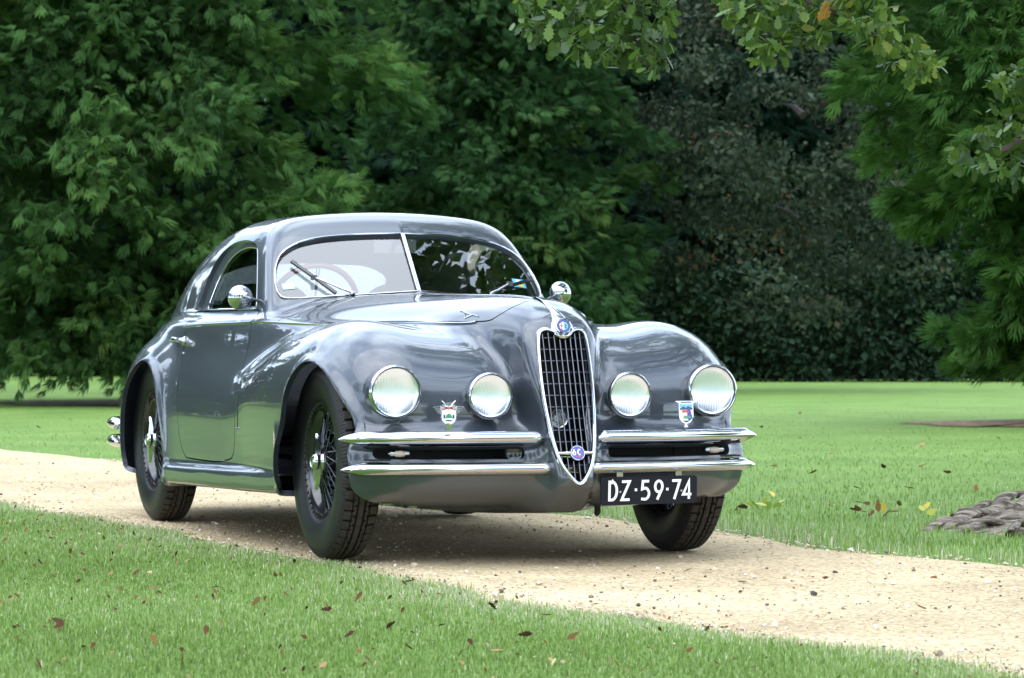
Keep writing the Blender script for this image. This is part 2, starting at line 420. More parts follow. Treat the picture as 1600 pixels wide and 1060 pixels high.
UNDER = mat('underseal', (.018, .017, .016), .85, var=.3)
LEATHER = mat('grey_leather', (.10, .098, .10), .45, var=.2, vscale=30, bump=.2, bscale=120)
WOODRED = mat('red_brown_rim', (.16, .05, .045), .35, coat=.4)
def glass_mat(name, tint, rough=.0, drops=0, boost=1.0):
    m = bpy.data.materials.new(name); m.use_nodes = True; n = m.node_tree.nodes; l = m.node_tree.links
    for q in list(n): n.remove(q)
    o_ = n.new('ShaderNodeOutputMaterial'); mx_ = n.new('ShaderNodeMixShader'); tr = n.new('ShaderNodeBsdfTransparent'); gl = n.new('ShaderNodeBsdfGlossy'); fr = n.new('ShaderNodeFresnel')
    tr.inputs[0].default_value = (*tint, 1); gl.inputs['Roughness'].default_value = rough; gl.inputs[0].default_value = (1, 1, 1, 1)
    ge = n.new('ShaderNodeNewGeometry'); mi = n.new('ShaderNodeMix'); mi.inputs[2].default_value = 1.0+.52*boost; mi.inputs[3].default_value = 1/(1.0+.52*boost)
    l.new(ge.outputs['Backfacing'], mi.inputs[0]); l.new(mi.outputs[0], fr.inputs[0])          # same reflectance from either side of the pane
    l.new(fr.outputs[0], mx_.inputs[0]); l.new(tr.outputs[0], mx_.inputs[1]); l.new(gl.outputs[0], mx_.inputs[2]); l.new(mx_.outputs[0], o_.inputs[0])
    if drops:
        t = n.new('ShaderNodeTexCoord'); v = n.new('ShaderNodeTexVoronoi'); v.inputs['Scale'].default_value = 75
        l.new(t.outputs['Object'], v.inputs['Vector'])
        r = n.new('ShaderNodeValToRGB'); e_ = r.color_ramp.elements; e_[0].position = .04; e_[0].color = (1, 1, 1, 1); e_[1].position = .12; e_[1].color = (0, 0, 0, 1)
        l.new(v.outputs['Distance'], r.inputs[0]); bp = n.new('ShaderNodeBump'); bp.inputs['Strength'].default_value = .06; bp.inputs['Distance'].default_value = .0004
        l.new(r.outputs[0], bp.inputs['Height']); l.new(bp.outputs[0], gl.inputs['Normal'])
    return m
GLASS = glass_mat('window_glass', (.86, .90, .90), 0, 0, 2.0)
MISTGLASS = bpy.data.materials.new('rain_misted_glass'); MISTGLASS.use_nodes = True
_n = MISTGLASS.node_tree.nodes; _l = MISTGLASS.node_tree.links
for q in list(_n): _n.remove(q)
_o = _n.new('ShaderNodeOutputMaterial'); _m = _n.new('ShaderNodeMixShader'); _t = _n.new('ShaderNodeBsdfTransparent'); _d = _n.new('ShaderNodeBsdfTranslucent'); _d.inputs[0].default_value = (.85, .88, .9, 1); _m.inputs[0].default_value = .20
_l.new(_t.outputs[0], _m.inputs[1]); _l.new(_d.outputs[0], _m.inputs[2]); _l.new(_m.outputs[0], _o.inputs[0])
SIDEGLASS = glass_mat('side_glass', (.22, .25, .25), 0, 0, .85)

# ------------------------------------------------------------------ car: skin and panels
car = empty('classic_car'); setp(car, 'dark grey two-door classic coupe with chrome shield grille and four round headlights on gravel drive', 'car')
hV, hQ = surface_nets(f_car, (-4.15, -.026, .13), (.70, .92, 1.45), .0145)
hV = project(f_car, hV)
hF = np.concatenate([hQ[:, [0, 1, 2]], hQ[:, [0, 2, 3]]])
hV, hF = clip(hV, hF, hV[:, 1], 1)
def cutf(V, P, ax, cond):
    """polygon field on the vertices, +1 where cond is false"""
    return np.where(cond, poly_sd(V[:, ax[0]], V[:, ax[1]], P), 1.0)
hV, hF = clip(hV, hF, np.where(hV[:, 1] > .45, np.minimum(L_AF(hV[:, 0], hV[:, 2]), L_AR(hV[:, 0], hV[:, 2])), 1), 1)
# openings
WIN = round_poly([(-1.548, .962), (-1.665, 1.115), (-1.80, 1.245), (-2.03, 1.275), (-2.235, 1.264), (-2.385, 1.218), (-2.468, 1.135), (-2.505, .965)], [.02, .25, .09, .25, .2, .2, .2, .03], 8)
WING = round_poly([(-1.565, .966), (-1.685, 1.115), (-1.83, 1.228), (-2.02, 1.240), (-2.16, 1.226), (-2.285, 1.175), (-2.350, 1.09), (-2.400, .969)], [.012, .22, .06, .2, .2, .2, .2, .02], 8)
WSP = round_poly([(.004, 1.036), (.004, 1.287), (.20, 1.283), (.355, 1.268), (.455, 1.246), (.535, 1.200), (.576, 1.130), (.592, 1.050), (.580, 1.006), (.52, 1.004), (.285, 1.018)], [.004, .004, .3, .3, .3, .3, .3, .3, .05, .05, .3], 7)
_g = [(.0, .848), (.028, .860), (.056, .872), (.080, .867), (.091, .842), (.0965, .76), (.0965, .66), (.091, .57), (.081, .48), (.064, .40), (.036, .345), (0, .312)]
GR = np.array(_g+[(-a_, b_) for a_, b_ in _g[-2:0:-1]]); GRC = closed_curve(GR, 6)
INT = round_poly([(.165, .396), (.165, .444), (.712, .441), (.712, .398)], .022, 6)
DOOR = round_poly([(-1.500, .960), (-1.432, .90), (-1.408, .80), (-1.375, .69), (-1.328, .58), (-1.297, .46), (-1.335, .345), (-1.55, .318), (-1.9, .316), (-2.15, .318), (-2.245, .40), (-2.285, .52), (-2.36, .70), (-2.44, .85), (-2.515, .960)], [.02, .2, .2, .2, .2, .2, .11, .2, .2, .11, .1, .2, .2, .2, .02], 7)
REARW = round_poly([(-.02, 1.02), (-.02, 1.215), (.30, 1.205), (.44, 1.14), (.42, 1.02)], [.001, .001, .10, .10, .06], 6)
x_, y_, z_ = hV.T
hV, hF = clip(hV, hF, cutf(hV, WIN, (0, 2), hV[:, 1] > .40), 1)
hV, hF = clip(hV, hF, cutf(hV, WSP, (1, 2), (hV[:, 0] > -1.8)), 1)
hV, hF = clip(hV, hF, cutf(hV, GRC, (1, 2), hV[:, 0] > .25), 1)
hV, hF = clip(hV, hF, cutf(hV, INT, (1, 2), hV[:, 0] > .20), 1)
for ly, lz, lr in ((.631, .643, .090), (.277, .628, .079)):
    hV, hF = clip(hV, hF, np.where(hV[:, 0] > .1, np.hypot(hV[:, 1]-ly, hV[:, 2]-lz)-lr, 1), 1)
hV, hF = clip(hV, hF, cutf(hV, REARW, (1, 2), hV[:, 0] < -2.6), 1)
# shut lines: door and bonnet leave a 5 mm gap
def bonnet_field(V):
    x, y, z = V.T
    xf = spl([-.1, 0, .04, .09, .14, .19, .235, .30, .8], [.095, .100, .145, .183, .190, .165, .075, -.1, -1.0])(y)
    yb = spl([-1.4, -1.0, -.83, -.5, -.06, .09, .3], [.76, .70, .65, .53, .36, .28, .2])(x)
    f_ = smax(.902-z, x-xf, .035)
    return np.maximum(np.maximum(f_, -1.235+.05*(y/.6)**2-x), y-yb)
sd_door = cutf(hV, DOOR, (0, 2), (hV[:, 1] > .5))
dV, dF = clip(hV, hF, sd_door+.003, -1)
bV, bF = clip(hV, hF, sd_door-.003, 1)
sb = bonnet_field(bV)
nV, nF = clip(bV, bF, sb+.0028, -1)
bV, bF = clip(bV, bF, sb-.0028, 1)
panel('body', *mirror(bV, bF), PAINT, car, .022)
panel('bonnet', *mirror(nV, nF), PAINT, car, .016)
DOORS = {}
for sgn in (-1, 1):
    v_ = dV*np.array([1, sgn, 1]); f_ = dF if sgn > 0 else dF[:, ::-1]
    DOORS[sgn] = panel('door', v_, f_, PAINT, car, .018)
hit_y = {}
def on_skin(P, off=0.0):
    """push points onto the painted skin, then off metres out of it"""
    P = np.asarray(P, float); s_ = np.where(P[:, 1] < 0, -1., 1.); Q = P*np.c_[np.ones(len(P)), s_, np.ones(len(P))]
    Q = project(f_car, Q, 8); g_ = grad(f_car, Q); Q = Q+g_/np.linalg.norm(g_, axis=1)[:, None]*off
    Q[:, 1] *= s_; return Q
def dense(P, n=6):
    P = np.array(P, float); t = np.arange(len(P)); tt = np.linspace(0, len(P)-1, (len(P)-1)*n+1)
    return np.stack([spl(t, P[:, k])(tt) for k in range(P.shape[1])], 1)
def skin_strip(name, path, width, off, mt, parent):
    """a raised half-round moulding running over the skin"""
    p = on_skin(path, 0); q = on_skin(path, off); m_ = MB(); V = []
    wd = width if hasattr(width, '__len__') else [width]*len(p)
    for i in range(len(p)):
        t = Vector(p[min(i+1, len(p)-1)]-p[max(i-1, 0)]).normalized(); nn = Vector(q[i]-p[i]).normalized(); b = t.cross(nn).normalized(); c = Vector(p[i])
        for a_, h_ in ((-1, -.3), (-.8, .45), (-.35, .95), (0.35, .95), (.8, .45), (1, -.3)): V.append(c+b*a_*wd[i]/2+nn*h_*off)
    m_.add(V, [(i*6+k, i*6+k+1, (i+1)*6+k+1, (i+1)*6+k) for i in range(len(p)-1) for k in range(5)]+[tuple(range(6)), tuple(range(len(V)-6, len(V)))])
    return m_.build(name, mt, parent, 50)

# glazing
wsX = lambda y, z: WS_B[0]-(abs(y)*WS_N[1]+(z-WS_B[2])*WS_N[2])/WS_N[0]
WSNV = Vector(WS_N)
for sgn in (-1, 1):
    nn = Vector((WS_N[0], WS_N[1]*sgn, WS_N[2]))
    P3 = [Vector((wsX(y, z), y*sgn, z)) for y, z in WSP]
    c = sum(P3, Vector())/len(P3)
    big = [p+(p-c)*.012 for p in P3]
    k = len(big)
    vs_ = [p-nn*.010 for p in big]
    pane = MB().add(vs_, [tuple(range(k))]).build('windscreen_pane', GLASS, car, 0)
    loop = [p+nn*.006 for p in P3]; loop = loop+loop[:2]
    MB().tube(loop, .0042, 8, False).build('windscreen_trim', CHROME, pane)
    # sticker
    if sgn > 0: sy, sz, sw, sh = .505, 1.083, .060, .050
    else: sy, sz, sw, sh = .535, 1.065, .052, .034
    up = Vector((wsX(sy, sz+.1), sy*sgn, sz+.1))-Vector((wsX(sy, sz), sy*sgn, sz)); up.normalize(); rt = nn.cross(up)*-1
    c0 = Vector((wsX(sy, sz), sy*sgn, sz))-nn*.0075
    def stk(x0, y0, w, h, d): return [c0+rt*(x0+a_*w/2)+up*(y0+b_*h/2)+nn*d for a_, b_ in ((-1, -1), (1, -1), (1, 1), (-1, 1))]
    st = MB().add(stk(0, 0, sw, sh, 0), [(0, 1, 2, 3)]).build('windscreen_sticker', mat('sticker_blue', (.10, .42, .62), .5) if sgn > 0 else mat('sticker_pale', (.45, .68, .78), .5), pane, 0)
    if sgn > 0:
        MB().add(stk(.006, -.009, .026, .022, .0006), [(0, 1, 2, 3)]).build('sticker_print', mat('sticker_yellow', (.75, .62, .10), .5), pane, 0)
        MB().add(stk(-.004, .014, .020, .012, .0006), [(0, 1, 2, 3)]).build('sticker_print', mat('sticker_white', (.75, .85, .85), .5), pane, 0)
    # side window: reveal ring, glass, chrome frame
    S = np.array([1, sgn, 1])
    def side_pts(poly, off):
        P_ = np.c_[poly[:, 0], np.full(len(poly), .62), poly[:, 1]]; z0 = P_[:, 2].copy(); x0 = P_[:, 0].copy()
        for _ in range(8):                                  # slide along y only
            v0 = f_car(*P_.T); e1 = P_.copy(); e1[:, 1] += 1e-3; P_[:, 1] -= np.clip(v0/((f_car(*e1.T)-v0)/1e-3+1e-9), -.05, .05)
        P_[:, 1] -= off; return P_*S
    nW = 96
    def resample(poly, n):
        d_ = np.r_[0, np.cumsum(np.linalg.norm(np.diff(np.r_[poly, poly[:1]], axis=0), axis=1))]; t = np.linspace(0, d_[-1], n, endpoint=False); pp = np.r_[poly, poly[:1]]
        return np.c_[np.interp(t, d_, pp[:, 0]), np.interp(t, d_, pp[:, 1])]
    o1 = side_pts(resample(WIN, nW), .020); g1 = side_pts(resample(WING, nW), .030)
    i1 = int(np.argmin(np.linalg.norm(g1-o1[0], axis=1))); g1 = np.roll(g1, -i1, 0)
    d_ = DOORS[sgn]
    MB().add(list(map(Vector, np.r_[o1, g1])), [(i, (i+1) % nW, nW+(i+1) % nW, nW+i) for i in range(nW)]).build('window_reveal', PAINT, d_, 60)
    gl_ = MB().add(list(map(Vector, g1)), [tuple(range(nW))]).build('side_window', SIDEGLASS, d_, 0)
    g2 = side_pts(resample(WING, nW), .024); lp = [Vector(p) for p in g2]; MB().tube(lp+lp[:2], .0038, 6, False).build('window_trim', CHROME, d_)
    o2 = side_pts(resample(WIN, nW), .002); lp = [Vector(p) for p in o2 if p[0] > -1.80]
    lp.sort(key=lambda p: p.z); MB().tube(lp, .0035, 6).build('drip_rail', CHROME_DULL, d_)
MB().tube([(wsX(0, z)+.007, 0, z) for z in (1.030, 1.16, 1.291)], .0045, 8).build('windscreen_centre_bar', CHROME, car)
rwp = [Vector((-3.6, s_*y, z)) for s_ in (1, -1) for y, z in (REARW if s_ > 0 else REARW[::-1]) if y >= 0]
rp = []
for p in rwp:
    P_ = np.array([[p.x, abs(p.y), p.z]])
    xs_ = np.linspace(-3.9, -2.4, 400); ff = f_car(xs_, np.full(400, abs(p.y)), np.full(400, p.z)); x0 = xs_[np.argmax(ff < 0)]; rp.append(Vector((x0+.012, p.y, p.z)))
MB().add(rp, [tuple(range(len(rp)))]).build('rear_window', MISTGLASS, car, 0)

# mouldings
bead = dense([(-1.44, .692, .905), (-1.19, .664, .903), (-.83, .585, .900), (-.45, .44, .899), (-.06, .295, .898), (.05, .246, .899), (.085, .228, .903)])
belt = dense([(-2.50, .735, .893), (-2.1, .728, .902), (-1.75, .715, .905), (-1.45, .695, .906)])
for sgn in (-1, 1):
    S = np.array([1, sgn, 1])
    skin_strip('side_moulding', bead*S, .012, .008, CHROME_DULL, car)
    skin_strip('belt_moulding', belt*S, .016, .008, PAINT, DOORS[sgn])
skin_strip('bonnet_centre_strip', dense([(x, 0, 1.02) for x in (-1.2, -.8, -.4, 0, .09)]), .009, .004, CHROME_DULL, car)  # thin dull metal strip along the bonnet centre line
# ------------------------------------------------------------------ grille
GX = lambda z: .400+(.884-z)*.322
BARS = mat('grille_bar', (.12, .125, .14), .25, 1)
gr = empty('grille', (GX(.6), 0, .6), parent=car)
def at_gr(o): o.location = (-GX(.6), 0, -.6); return o
fr = MB()
P2 = GRC; n2 = len(P2); Vv = []; cen = np.array([0, .66])
nrm = []
for i in range(n2):
    t = P2[(i+1) % n2]-P2[i-1]; t = t/np.linalg.norm(t); nrm.append((t[1], -t[0]))
nrm = np.array(nrm)
if np.mean(np.sum(nrm*(P2-cen), 1)) < 0: nrm = -nrm
sec = [(-.004, -.030), (-.005, .003), (.000, .010), (.006, .010), (.0105, .003), (.011, -.010)]
for i in range(n2):
    y, z = P2[i]
    for o_, d in sec:
        yy, zz = y+nrm[i][0]*o_, z+nrm[i][1]*o_
        sx_ = on = GX(zz)-.45*max(abs(yy)-.02, 0)**1.3; Vv.append((sx_+d, yy, zz))
k = len(sec)
fr.add(Vv, [(i*k+j, i*k+j+1, ((i+1) % n2)*k+j+1, ((i+1) % n2)*k+j) for i in range(n2) for j in range(k-1)])
at_gr(fr.build('grille_frame', CHROME, gr, 60))
def g_edge(y):                                    # opening between which z values at this y
    zs = np.linspace(.31, .88, 400); q = poly_sd(np.full(400, y), zs, GRC) < 0; return zs[q].min(), zs[q].max()
def gx(y, z): return GX(z)-.45*max(abs(y)-.02, 0)**1.3
for y in (-.0735, -.0525, -.0315, -.0105, .0105, .0315, .0525, .0735):
    z0, z1 = g_edge(y); zs = np.linspace(z0, z1, 8)
    at_gr(MB().tube([(gx(y, z)-.010, y, z) for z in zs], .0028, 8).build('vertical_bar', BARS, gr))
for z in np.arange(.375, .85, .0425):
    ys = np.linspace(-.1, .1, 200); q = ys[poly_sd(ys, np.full(200, z), GRC) < 0]
    if len(q): at_gr(MB().tube([(gx(y, z)-.016, y, z) for y in np.linspace(q.min(), q.max(), 7)], .0016, 6).build('cross_rod', BARS, gr))
at_gr(MB().prism([(y, z) for y, z in GRC*np.array([1.05, 1])], Matrix(((0, 0, 1, 0), (1, 0, 0, 0), (0, 1, 0, 0), (0, 0, 0, 1))), .20, .21).build('radiator_core', DARK, gr))
# horn seen behind the bars
at_gr(MB().lathe([(.012, 0), (.014, .05), (.030, .085), (.036, .09), (.034, .086), (.010, .06)], 20, (.36, -.03, .545), Matrix.Rotation(R(90), 3, 'Y')).build('horn', CHROME_DULL, gr))
# saddle bar that carries the lower emblem
zc = .420
q = [(gx(y, zc+.004*math.cos(y*30))+.004, y, zc) for y in np.linspace(-.072, .072, 13)]
at_gr(MB().tube(q, [.006]*3+[.008]*7+[.006]*3, 8, squash=(1, 1)).build('emblem_bar', CHROME, gr))
# chrome flare running from the bonnet ridge down round the upper badge
pth = dense([(.10, 0, .99), (.18, 0, .98), (.26, 0, .96), (.32, 0, .94), (.36, 0, .925), (.395, 0, .895)], 5)
wid = np.interp(pth[:, 0], [.10, .20, .28, .33, .37, .40], [.006, .012, .022, .036, .058, .072])
skin_strip('nose_flare', pth, list(wid), .010, CHROME, car)

def face_frame(c, nrm_, up=(0, 0, 1)):
    n_ = Vector(nrm_).normalized(); r_ = Vector(up).cross(n_).normalized(); u_ = n_.cross(r_)
    M = Matrix((r_, u_, n_)).transposed().to_4x4(); M.translation = Vector(c); return M      # x = viewer's right, y = up, z = out
def disc(r, n=28, c=(0, 0)): return [(c[0]+r*math.cos(2*math.pi*i/n), c[1]+r*math.sin(2*math.pi*i/n)) for i in range(n)]
def stroke(pts, w, closed=False):
    """quads of a constant-width line with mitred joints -> list of polygons"""
    P_ = [Vector((*p, 0)) for p in pts]; n_ = len(P_); L_, R_ = [], []
    for i in range(n_):
        a_ = P_[i-1] if (i or closed) else None; b_ = P_[(i+1) % n_] if (i < n_-1 or closed) else None
        d1 = (P_[i]-a_).normalized() if a_ is not None else (b_-P_[i]).normalized(); d2 = (b_-P_[i]).normalized() if b_ is not None else d1
        m_ = (Vector((-d1.y, d1.x, 0))+Vector((-d2.y, d2.x, 0))); m_.normalize(); c_ = max(.45, m_.dot(Vector((-d1.y, d1.x, 0))))
        L_.append(P_[i]+m_*w/2/c_); R_.append(P_[i]-m_*w/2/c_)
    rg = range(n_) if closed else range(n_-1)
    return [[L_[i], R_[i], R_[(i+1) % n_], L_[(i+1) % n_]] for i in rg]
def arc(cx, cy, rx, ry, a0, a1, n=10): return [(cx+rx*math.cos(R(a0+(a1-a0)*i/n)), cy+ry*math.sin(R(a0+(a1-a0)*i/n))) for i in range(n+1)]
GLY = {  # strokes in a 0..0.62 x 0..1 box
 'D': ([(0.06, .06), (.06, .94), (.22, .94)]+arc(.22, .50, .34, .44, 90, -90, 12), True),
 'Z': ([(.04, .94), (.56, .94), (.04, .06), (.58, .06)], False),
 '5': ([(.54, .94), (.12, .94), (.08, .56), (.20, .60)]+arc(.25, .335, .30, .275, 75, -100, 12)+[(.02, .08)], False),
 '9': (arc(.30, .67, .25, .27, -35, 325, 18)+[(.505, .515), (.20, .03)], False),
 '7': ([(.04, .94), (.57, .94), (.20, .03)], False),
 '4': ([(.43, .03), (.43, .94), (.03, .26), (.60, .26)], False),
 '6': (arc(.30, .33, .25, .27, 145, 505, 18)+[(.095, .485), (.40, .97)], False),
 'C': (arc(.34, .5, .28, .44, 55, 305, 16), False),
 '-': ([(.04, .53), (.24, .53)], False)}
def glyph(ch, M, x0, y0, h, w, wid=1.0, th=.0012, base=0):
    pts, cl = GLY[ch]; m_ = MB()
    for qi, q in enumerate(stroke([(x0+p[0]*h*wid, y0+p[1]*h) for p in pts], w, cl)):
        th = th+(.00012 if qi % 2 else -.00012)
        m_.add([M @ Vector((p.x, p.y, base)) for p in q]+[M @ Vector((p.x, p.y, base+th)) for p in q], [(4, 5, 6, 7), (0, 1, 5, 4), (1, 2, 6, 5), (2, 3, 7, 6), (3, 0, 4, 7)])
    return m_
def poly_on(M, poly, h0, h1): return MB().prism(poly, M, h0, h1)
ENAMEL = {k_: mat('enamel_'+k_, c_, .25, coat=.6) for k_, c_ in dict(blue=(.02, .025, .17), white=(.75, .75, .73), red=(.50, .02, .03), green=(.03, .25, .12), black=(.01, .01, .012), sky=(.10, .45, .70), cream=(.70, .66, .50), violet=(.03, .03, .26)).items()}
# upper badge
M = face_frame((GX(.884)+.016, 0, .886), (1, 0, .40))
bd = empty('round_badge', M.translation, parent=car); W2L = Matrix.Translation(-M.translation)
def put(m_, name, mt_, par): o_ = m_.build(name, mt_, par, 40); o_.matrix_local = W2L @ o_.matrix_local; return o_
put(MB().lathe([(.043, -.022), (.043, -.014), (.034, -.008), (.0, -.008)], 36, M.translation, M.to_3x3()), 'badge_plinth', CHROME, bd)
put(MB().lathe([(.030, -.012), (.032, -.002), (.0315, .003), (.028, .004), (.0275, .001), (0, .001)], 36, M.translation, M.to_3x3()), 'badge_rim', CHROME, bd)
ring = lambda r0, r1, n=32: [(r1*math.cos(2*math.pi*i/n), r1*math.sin(2*math.pi*i/n)) for i in range(n)]
put(MB().prism(disc(.0265), M, .001, .0022), 'badge_ring', ENAMEL['blue'], bd)
put(MB().prism(arc(0, 0, .0165, .0165, 90, 270, 14), M, .002, .0030), 'badge_field', ENAMEL['white'], bd)
put(MB().prism(arc(0, 0, .0165, .0165, -90, 90, 14), M, .002, .0030), 'badge_field', ENAMEL['sky'], bd)
put(MB().prism([(-.0105, -.015), (-.0065, -.0155), (-.0065, .0155), (-.0105, .015)], M, .003, .0036).prism([(-.0163, -.002), (-.0005, -.002), (-.0005, .002), (-.0163, .002)], M, .003, .0037), 'badge_cross', ENAMEL['red'], bd)
sq = MB()
for q in stroke([(.003, -.012), (.010, -.008), (.004, -.003), (.011, .001), (.005, .006), (.009, .011)], .0032): sq.prism([(p.x, p.y) for p in q], M, .003, .0037)
put(sq, 'badge_serpent', ENAMEL['green'], bd)
for a_ in range(0, 360, 30):                                # lettering round the ring reads as small gilt marks
    pass
# lower badge with 6C
M = face_frame((GX(.420)+.014, 0, .420), (1, 0, .32)); W2L = Matrix.Translation(-M.translation)
b6 = empty('round_emblem', M.translation, parent=car)
put(MB().lathe([(.028, -.012), (.029, 0), (.0275, .003), (.0255, .0032), (.025, .001), (0, .001)], 36, M.translation, M.to_3x3()), 'emblem_rim', CHROME, b6)
put(MB().prism(disc(.0248), M, .001, .0025), 'emblem_disc', ENAMEL['violet'], b6)
put(glyph('6', M, -.0205, -.0085, .0225, .0042, .95, .001, .0026), 'emblem_figure', ENAMEL['white'], b6)
put(glyph('C', M, -.0005, -.0085, .0225, .0042, .95, .001, .0026), 'emblem_letter', ENAMEL['white'], b6)
put(MB().prism([(-.012, -.0145), (.012, -.0145), (.012, -.0120), (-.012, -.0120)], M, .0026, .0032), 'emblem_line', ENAMEL['red'], b6)

# ------------------------------------------------------------------ headlights
def lens_mat():
    m, n, l, b = nodes_of('lamp_lens')
    b.inputs['Base Color'].default_value = (.96, .98, 1, 1); b.inputs['Roughness'].default_value = .01; b.inputs['Transmission Weight'].default_value = .93; b.inputs['IOR'].default_value = 1.42
    t = n.new('ShaderNodeTexCoord'); s_ = n.new('ShaderNodeSeparateXYZ'); l.new(t.outputs['Object'], s_.inputs[0])
    w_ = n.new('ShaderNodeMath'); w_.operation = 'MULTIPLY'; w_.inputs[1].default_value = 620; l.new(s_.outputs[1], w_.inputs[0])
    sn = n.new('ShaderNodeMath'); sn.operation = 'SINE'; l.new(w_.outputs[0], sn.inputs[0])
    bp = n.new('ShaderNodeBump'); bp.inputs['Strength'].default_value = .16; bp.inputs['Distance'].default_value = .0012; l.new(sn.outputs[0], bp.inputs['Height']); l.new(bp.outputs[0], b.inputs['Normal'])
    return m
LENS = lens_mat()
REFL = mat('lamp_reflector', (.94, .93, 1.0), .15, 1)
BULB = mat('bulb', (.25, .22, .18), .2)
MY = Matrix.Rotation(R(90), 3, 'Y')
def headlight(c, r, label):
    h = empty('headlight', c, parent=car); h['label'] = label
    k = r/.098
    MB().lathe([(r*.99, -.10), (r*1.0, -.02), (r*1.06, -.012), (r*1.075, 0), (r*1.06, .010), (r*1.0, .014), (r*.945, .008), (r*.935, -.006)], 48, (0, 0, 0), MY).build('lamp_ring', CHROME, h, 60)
    MB().lathe([(r*.95*math.sin(R(a_)), .006+.016*k*(math.cos(R(a_))-.0)) for a_ in range(90, -1, -9)], 40, (0, 0, 0), MY).build('lens', LENS, h, 60)
    MB().lathe([(r*.94*t, -.085*k+.085*k*t*t) for t in np.linspace(0, 1, 12)], 40, (0, 0, 0), MY).build('reflector', REFL, h, 60)
    MB().lathe([(0, -.018*k), (.012, -.020*k), (.017, -.030*k), (.015, -.05*k), (.010, -.07*k), (.016, -.072*k), (.016, -.085*k)], 16, (0, 0, 0), MY).build('bulb', BULB, h, 60)
    return h
headlight((.340, -.631, .643), .094, 'large outer lamp below the right wing')
headlight((.340, .631, .643), .094, 'large outer lamp below the left wing')
headlight((.385, -.277, .628), .082, 'smaller inner lamp right of the grille')
headlight((.385, .277, .628), .082, 'smaller inner lamp left of the grille')

# ------------------------------------------------------------------ bumpers
def bumper(name, zc, pts, hgt, dep, label, tip0=.030, tip1=.085, mt=CHROME, y_out=0):
    P_ = dense(pts, 8); n_ = len(P_); V = []
    s_ = np.r_[0, np.cumsum(np.linalg.norm(np.diff(P_, axis=0), axis=1))]; tot = s_[-1]
    prof = [(-.35, .72), (.10, 1.0), (.52, .93), (.82, .62), (.98, .18), (1.0, -.18), (.92, -.38), (.55, -.78), (.10, -1.0), (-.35, -.8)]
    for i in range(n_):
        t = Vector((*(P_[min(i+1, n_-1)]-P_[max(i-1, 0)]), 0)).normalized(); o_ = Vector((t.y, -t.x, 0))
        if o_.x < 0 and zc_front: o_ = -o_
        if o_.x > 0 and not zc_front: o_ = -o_
        f0 = min(1, (s_[i]+.004)/tip0)**.55; f1 = min(1, (tot-s_[i]+.003)/tip1)**.6; f_ = f0*f1
        for d, u in prof: V.append(Vector((P_[i][0], P_[i][1], zc-(1-f_)*hgt*.18))+o_*d*dep*(.35+.65*f_)+Vector((0, 0, u*hgt*f_)))
    k = len(prof)
    b = MB().add(V, [(i*k+j, i*k+(j+1) % k, (i+1)*k+(j+1) % k, (i+1)*k+j) for i in range(n_-1) for j in range(k)]+[tuple(range(k)), tuple(range(len(V)-k, len(V)))])
    o_ = b.build(name, mt, car, 38); o_['label'] = label; return o_
zc_front = True
for sgn, side in ((-1, 'right'), (1, 'left')):
    bumper('bumper_bar', .474, [(x, y*sgn) for x, y in ((.478, .104), (.468, .20), (.450, .36), (.420, .52), (.372, .67), (.330, .76), (.285, .828))], .0275, .036, 'upper chrome bumper bar on the '+side+' side')
    bumper('bumper_bar', .362, [(x, y*sgn) for x, y in ((.490, .066), (.474, .20), (.452, .36), (.420, .52), (.372, .67), (.330, .76), (.290, .820))], .025, .038, 'lower chrome bumper bar on the '+side+' side')
    for z, xx in ((.474, .40), (.362, .40)):
        MB().box((xx, .52*sgn, z), (.06, .05, .03)).build('bumper_bracket', UNDER, car)
zc_front = False
for zz, lb in ((.430, 'upper'), (.345, 'lower')):
    bumper('rear_bumper_bar', zz, [(-3.46, -.80), (-3.62, -.79), (-3.86, -.68), (-3.97, -.50), (-4.03, -.25), (-4.05, 0), (-4.03, .25), (-3.97, .50), (-3.86, .68), (-3.62, .79), (-3.46, .80)], .030, .045, lb+' chrome rear bumper bar', .12, .12)
zc_front = True

# ------------------------------------------------------------------ intake lamps and cavity
for sgn in (-1, 1):
    MB().prism([(y*sgn, z) for y, z in INT*np.array([1, 1])+np.array([0, 0])], Matrix(((0, 0, 1, 0), (1, 0, 0, 0), (0, 1, 0, 0), (0, 0, 0, 1))), .27, .275).build('intake_back', DARK, car)
    MB().box((.315, .44*sgn, .395), (.10, .60, .006)).box((.315, .44*sgn, .446), (.10, .60, .006)).build('intake_liner', DARK, car)
    il = empty('indicator_lamp', (.372, .625*sgn, .419), parent=car)
    MB().lathe([(0, -.045), (.010, -.036), (.0125, 0), (.010, .036), (0, .045)], 20, (0, 0, 0), Matrix.Rotation(R(90), 3, 'X')).build('lamp_body', CHROME_DULL, il)
    MB().lathe([(0, -.022), (.0105, -.018), (.0128, 0), (.0105, .018), (0, .022)], 20, (.004, 0, -.001), Matrix.Rotation(R(90), 3, 'X')).build('lamp_glass', mat('amber_glass', (.42, .34, .26), .15, coat=.5), il)
MB().lathe([(.012, 0), (.03, .03), (.034, .04), (.028, .036)], 20, (.385, -.20, .42), MY).build('horn_mouth', BLACK_GLOSS, car)

